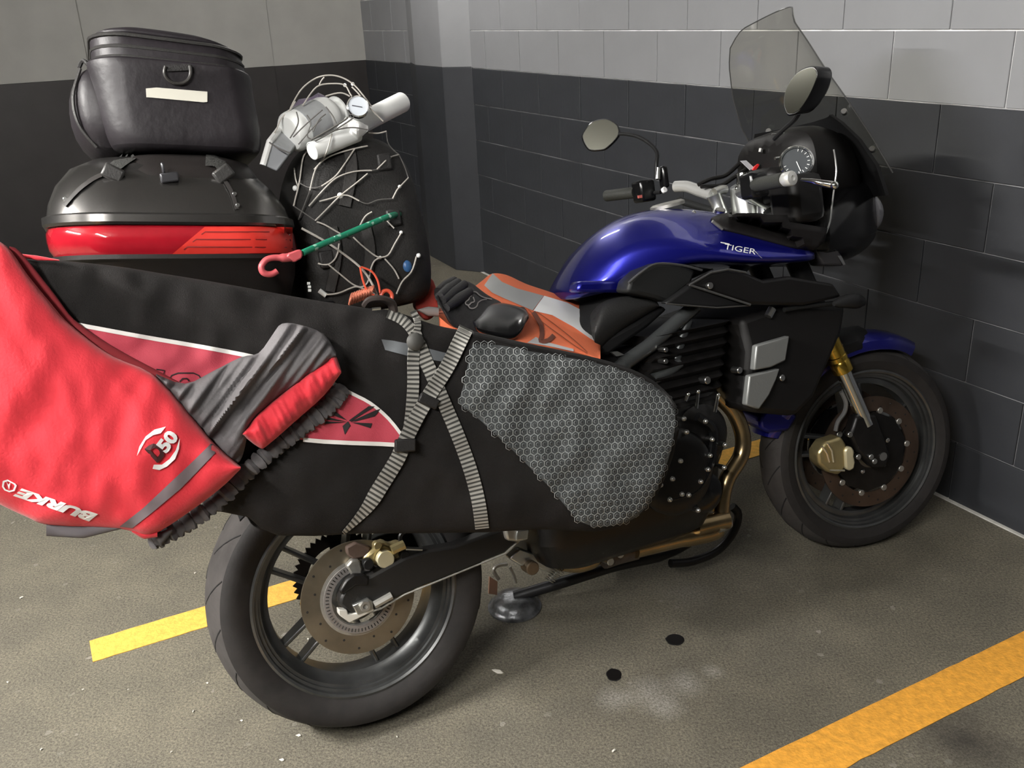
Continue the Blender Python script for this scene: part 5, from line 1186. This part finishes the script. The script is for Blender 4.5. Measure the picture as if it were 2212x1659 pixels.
# grey gathered part
gr = Patch(spath2([(338, 808), (400, 829), (460, 802), (520, 772), (560, 762), (590, 722), (610, 699), (650, 702), (700, 722), (726, 762)], 3), spath2([(338, 812), (400, 884), (462, 958), (505, 1000), (524, 985), (540, 925), (575, 882), (640, 830), (700, 792), (726, 772)], 3), -.445, .035, .015, 170, 44, pw=.4, wr=.004, ws=26., seed=4., fold=(.60, -.80, .020, 26.)); gr.build('grey_gather', CVG, cv)
rp = Patch(spath2([(524, 936), (560, 892), (640, 828), (700, 780), (722, 764), (737, 800)], 3), spath2([(524, 940), (560, 967), (578, 962), (640, 908), (700, 854), (737, 806)], 3), -.452, .032, .015, 90, 26, pw=.45, wr=.006, ws=30., seed=6., fold=(.45, .89, .010, 24.)); rp.build('red_fold', CVR, cv)
# ruffled elastic hem
hp_ = smooth_path([V((x, y, 0)) for x, y in [(330, 1168), (400, 1132), (470, 1082), (530, 1022), (600, 962), (660, 917), (710, 877), (738, 842)]], 16)
pts = []; rads = []
for i, p in enumerate(hp_):
    pts.append(P(p.x, p.y, -.425 + .004 * math.sin(i * 1.7))); rads.append(.0125 * (1 + .22 * math.sin(i * 2.1) + .10 * math.sin(i * 5.3)))
part(MB().tube(pts, rads, 10, flat=(.7, 1.2)), 'elastic_hem', M('hem_grey', (.085, .080, .083), .85, var=.35, vs=60), cv)
fp_ = Patch([(100, 1130), (180, 1134), (265, 1136)], [(100, 1158), (180, 1163), (265, 1142)], -.45, .008, .008, 12, 6, wr=.004, ws=30); fp_.build('hem_flap', M('hem_flap', (.13, .12, .13), .8), cv)
fr2 = Patch([(285, 1146), (310, 1148), (340, 1145)], [(285, 1150), (310, 1165), (340, 1160)], -.455, .012, .01, 8, 6); fr2.build('red_pucker', CVR, cv)
ft2 = Patch([(335, 1150), (350, 1148), (372, 1140)], [(335, 1160), (347, 1180), (372, 1150)], -.44, .010, .01, 8, 6); ft2.build('hem_tip', M('hem_grey', (.062, .058, .060), .85), cv)
decal(C, [(456, 958), (476, 967), (430, 1015), (390, 1056), (330, 1106), (286, 1141), (258, 1138), (310, 1097), (362, 1048), (410, 1003)], 'grey_stripe', M('stripe_grey', (.16, .13, .14), .8), cv, eps=.003)
text_print(C, 'BURKE', (211, 1112), (-172, -58), (-11, 17), 'cover_lettering', WHT, cv, eps=.004, bold=.06, shear=.18)
# small shield by the lettering: ring and triangle
def ringpoly(o, i): return o + [o[0]] + [i[0]] + i[1:][::-1] + [i[0]]
sh_o = Z4((15, 1000), (22, 955), (60, 943), (120, 975), (133, 992), (115, 1035), (75, 1045), (35, 1030)); cxs = sum(p[0] for p in sh_o) / 8; cys = sum(p[1] for p in sh_o) / 8
n8 = len(sh_o)
for k in range(n8):
    a, b = sh_o[k], sh_o[(k + 1) % n8]; f = .74
    decal(C, [a, b, (cxs + (b[0] - cxs) * f, cys + (b[1] - cys) * f), (cxs + (a[0] - cxs) * f, cys + (a[1] - cys) * f)], 'shield_emblem', WHT, cv, eps=.004)
decal(C, Z4((50, 958), (72, 1025), (84, 965), (66, 985)), 'shield_emblem', WHT, cv, eps=.004)
# round emblem: two white crescents, dark letter, white number
decal(C, Z4((1090, 755), (1110, 680), (1160, 600), (1230, 545), (1320, 522), (1280, 575), (1220, 590), (1160, 630), (1110, 720)), 'crescent', WHT, cv, eps=.004)
decal(C, Z4((1432, 615), (1425, 700), (1395, 780), (1330, 840), (1270, 868), (1215, 858), (1225, 825), (1290, 825), (1350, 780), (1400, 710)), 'crescent', WHT, cv, eps=.004)
text_print(C, 'D', Z4((1245, 805))[0], Z4((1345, 735))[0][0:1] and ((1330 - 1245) / 3.687, (735 - 805) / 3.687), ((1150 - 1245) / 3.687, (690 - 805) / 3.687 + 3), 'emblem_letter', M('print_dark', (.05, .01, .012), .7), cv, eps=.004, bold=.05)
text_print(C, '50', Z4((1320, 735))[0], ((1425 - 1320) / 3.687, (600 - 735) / 3.687), ((1235 - 1320) / 3.687, (665 - 735) / 3.687 + 2), 'emblem_number', WHT, cv, eps=.0045, bold=.05)

# ---- webbing straps round the board bag
def strap_mat():
    m = bpy.data.materials.new('striped_webbing'); m.use_nodes = True; nt = m.node_tree; b = nt.nodes['Principled BSDF']; b.inputs['Roughness'].default_value = .65
    uv = nd(nt, 'ShaderNodeUVMap'); uv.uv_map = 'UVMap'; sx = nd(nt, 'ShaderNodeSeparateXYZ'); nt.links.new(uv.outputs[0], sx.inputs[0])
    mu = nd(nt, 'ShaderNodeMath', operation='MULTIPLY'); mu.inputs[1].default_value = 1 / .0086; nt.links.new(sx.outputs[0], mu.inputs[0])
    fr = nd(nt, 'ShaderNodeMath', operation='FRACT'); nt.links.new(mu.outputs[0], fr.inputs[0])
    r = nd(nt, 'ShaderNodeValToRGB'); e = r.color_ramp.elements; e[0].position, e[1].position = .40, .52; e[0].color = (.045, .044, .040, 1); e[1].color = (.34, .33, .30, 1); nt.links.new(fr.outputs[0], r.inputs[0]); nt.links.new(r.outputs[0], b.inputs['Base Color'])
    bp = nd(nt, 'ShaderNodeBump'); bp.inputs['Strength'].default_value = .4; bp.inputs['Distance'].default_value = .002; nt.links.new(fr.outputs[0], bp.inputs['Height']); nt.links.new(bp.outputs[0], b.inputs['Normal']); return m
STP = strap_mat()
st1 = thing('luggage_strap', 'grey striped strap slanting from upper right to lower left across the black bag', 'strap', P(745, 1155, -.4), 'grey striped luggage straps')
q = spath2([(1008, 708), (990, 745), (965, 795), (930, 850), (905, 893), (886, 930), (872, 960)], 5); ribbon(S, q, 31, 'webbing', STP, st1, eps=.010)
q = spath2([(870, 962), (862, 985), (845, 1015), (820, 1055), (797, 1092), (772, 1122), (742, 1152)], 5); ribbon(S, q, [32] * 18 + [31 - 2 * k for k in range(len(q) - 18)], 'webbing', STP, st1, eps=.008)
def slider(px, py, w, h, ang, par):
    c = S(px, py, .014); mb = MB(); R = Matrix.Rotation(math.radians(ang), 3, 'Y'); mb.box(c, V((w, .008, h)), R); part(mb, 'strap_slider', FAB2, par, bevel=.003)
slider(875, 962, .040, .024, 10, st1); slider(926, 866, .040, .020, 35, st1)
st2 = thing('luggage_strap', 'grey striped strap slanting from upper left to lower right across the black bag', 'strap', P(1045, 1145, -.4), 'grey striped luggage straps')
q = spath2([(838, 676), (868, 690), (890, 712), (905, 742), (918, 775), (938, 820), (962, 876), (985, 930), (1008, 990), (1025, 1045), (1036, 1095), (1042, 1142)], 4); ribbon(S, q, [22] * 12 + [29] * (len(q) - 12), 'webbing', STP, st2, eps=.006)
st3 = thing('luggage_strap', 'grey striped strap tail hanging straight down beside the crossed straps', 'strap', P(880, 960, -.4), 'grey striped luggage straps')
q = spath2([(893, 672), (903, 700), (897, 735), (893, 780), (893, 830), (889, 890), (880, 955)], 5); ribbon(S, q, [14] * 8 + [25] * (len(q) - 8), 'webbing', STP, st3, eps=.008)
mb = MB(); c = S(897, 738, .012); mb.sphere(c, .017, 10, (1, .5, 1)); part(mb, 'strap_knot', STP, st3)

# ---- hi-vis vest folded on the seat
OV = M('hi_vis_orange', (.86, .20, .085), .75, var=.06, vs=10, bump=.25, bs=200)
VT = spath2([(948, 668), (975, 650), (1010, 630), (1042, 606), (1063, 591), (1095, 594), (1136, 613), (1193, 632), (1250, 652), (1285, 668), (1297, 690)], 3)
VB = spath2([(948, 684), (975, 706), (1010, 720), (1050, 732), (1100, 740), (1150, 745), (1185, 750), (1230, 758), (1270, 768), (1290, 776), (1297, 776)], 3)
VY = lambda u, v: .05 - .27 * v - .02 * u
vs = Patch(VT, VB, 0, .018, -.012, 60, 26, pw=.5, wr=.010, ws=14., Y=VY, seed=11.)
vt = thing('safety_vest', 'orange hi-vis vest with wide silver bands folded on the seat under the glove', 'vest', P(1150, 740, -.12))
vm = vs.mesh()
for i in range(61 * 27, 2 * 61 * 27):
    p = vm.v[i]; j = i - 61 * 27; vm.v[i] = vm.v[j] + V((0, .012, -.035))
vm.build('vest_body', OV, vt, smooth=60)
Vs = vs.at
decal(Vs, Z6((605, 112), (680, 180), (800, 232), (1012, 290), (975, 340), (925, 408), (870, 385), (700, 312), (600, 265), (538, 208)), 'silver_band', M('silver_dim', (.42, .43, .43), .5, metal=.2), vt, eps=.004)  # left part of the silver band, dimmer light put into its colour
decal(Vs, Z6((1016, 290), (1200, 345), (1350, 425), (1425, 490), (1450, 520), (1450, 670), (1380, 630), (1250, 540), (1080, 445), (930, 410), (978, 342)), 'silver_band', M('silver_lit', (.93, .94, .94), .5), vt, eps=.004)  # right part of the same band, stronger light put into its colour
decal(Vs, Z6((880, 665), (950, 618), (985, 640), (1040, 660), (1250, 715), (1250, 735), (1050, 690)), 'silver_edge', M('silver_dim2', (.45, .45, .46), .5), vt, eps=.004)
for q in (((890, 400), (1000, 500), (1150, 610), (1260, 690), (1360, 750)), ((960, 420), (1100, 520), (1250, 640), (1360, 740))):
    L_, R_ = stroke_px(spath2(Z6(*q), 3), 2.2); decal(Vs, L_ + R_[::-1], 'vest_seam', M('seam_brown', (.35, .08, .03), .8), vt, eps=.0045)
ribbon(Vs, spath2(Z6((930, 420), (990, 520), (1000, 600), (990, 650), (1050, 645), (1095, 605)), 3), 9, 'vest_tie', M('tie_brown', (.16, .045, .025), .7), vt, eps=.007)
gt = Patch([(905, 668), (925, 662), (948, 664)], [(905, 672), (925, 683), (948, 684)], -.12, .01, .01, 8, 6); gt.build('vest_edge', M('silver_dim3', (.28, .25, .24), .6), vt)

# ---- glove on the vest
GLV = M('glove_black', (.013, .012, .013), .6, bump=.3, bs=300)
gv = thing('glove', 'black motorcycle glove with shiny knuckle guard lying on the orange vest', 'glove', P(1050, 735, -.18))
GT = spath2(Z6((165, 250), (230, 195), (300, 168), (420, 180), (520, 252), (600, 302), (740, 340), (860, 375), (892, 440)), 3)
GB = spath2(Z6((165, 300), (230, 440), (300, 552), (420, 585), (520, 605), (600, 640), (740, 645), (800, 630), (892, 470)), 3)
gp = Patch(GT, GB, -.16, .035, .02, 40, 18, pw=.45, wr=.010, ws=30., seed=14., Y=lambda u, v: -.06 - .15 * v); gp.build('glove_back', GLV, gv)
kd = Patch(spath2(Z6((450, 480), (480, 410), (560, 360), (660, 345), (780, 365), (870, 400), (888, 440)), 3), spath2(Z6((450, 500), (480, 570), (560, 610), (660, 640), (780, 640), (850, 560), (888, 450)), 3), -.16, .060, .0, 30, 18, pw=.5, Y=lambda u, v: -.09 - .13 * v); kd.build('knuckle_guard', GLB, gv)
for i, (a, b) in enumerate((((170, 260), (300, 170)), ((180, 300), (330, 185)), ((200, 340), (380, 200)), ((230, 390), (420, 260)))):
    q = Z6(a, b); part(MB().tube([gp.at(*q[0], .004), gp.at((q[0][0] + q[1][0]) / 2, (q[0][1] + q[1][1]) / 2, .012), gp.at(*q[1], .004)], [.010, .013, .010], 10), 'glove_finger', GLV, gv)
LOGO = M('logo_grey', (.30, .28, .27), .6)
for q in (((360, 330), (375, 300), (400, 285), (420, 295), (415, 320), (395, 335), (390, 355), (415, 365), (435, 345)), ((430, 300), (445, 262), (475, 262), (500, 285), (540, 305), (600, 318)), ((410, 365), (425, 388), (455, 390), (480, 372), (490, 345), (520, 325), (560, 318)), ((435, 345), (460, 335), (450, 300))):
    L_, R_ = stroke_px(spath2(Z6(*q), 3), 2.6); decal(gp.at, L_ + R_[::-1], 'logo_outline', LOGO, gv, eps=.004)
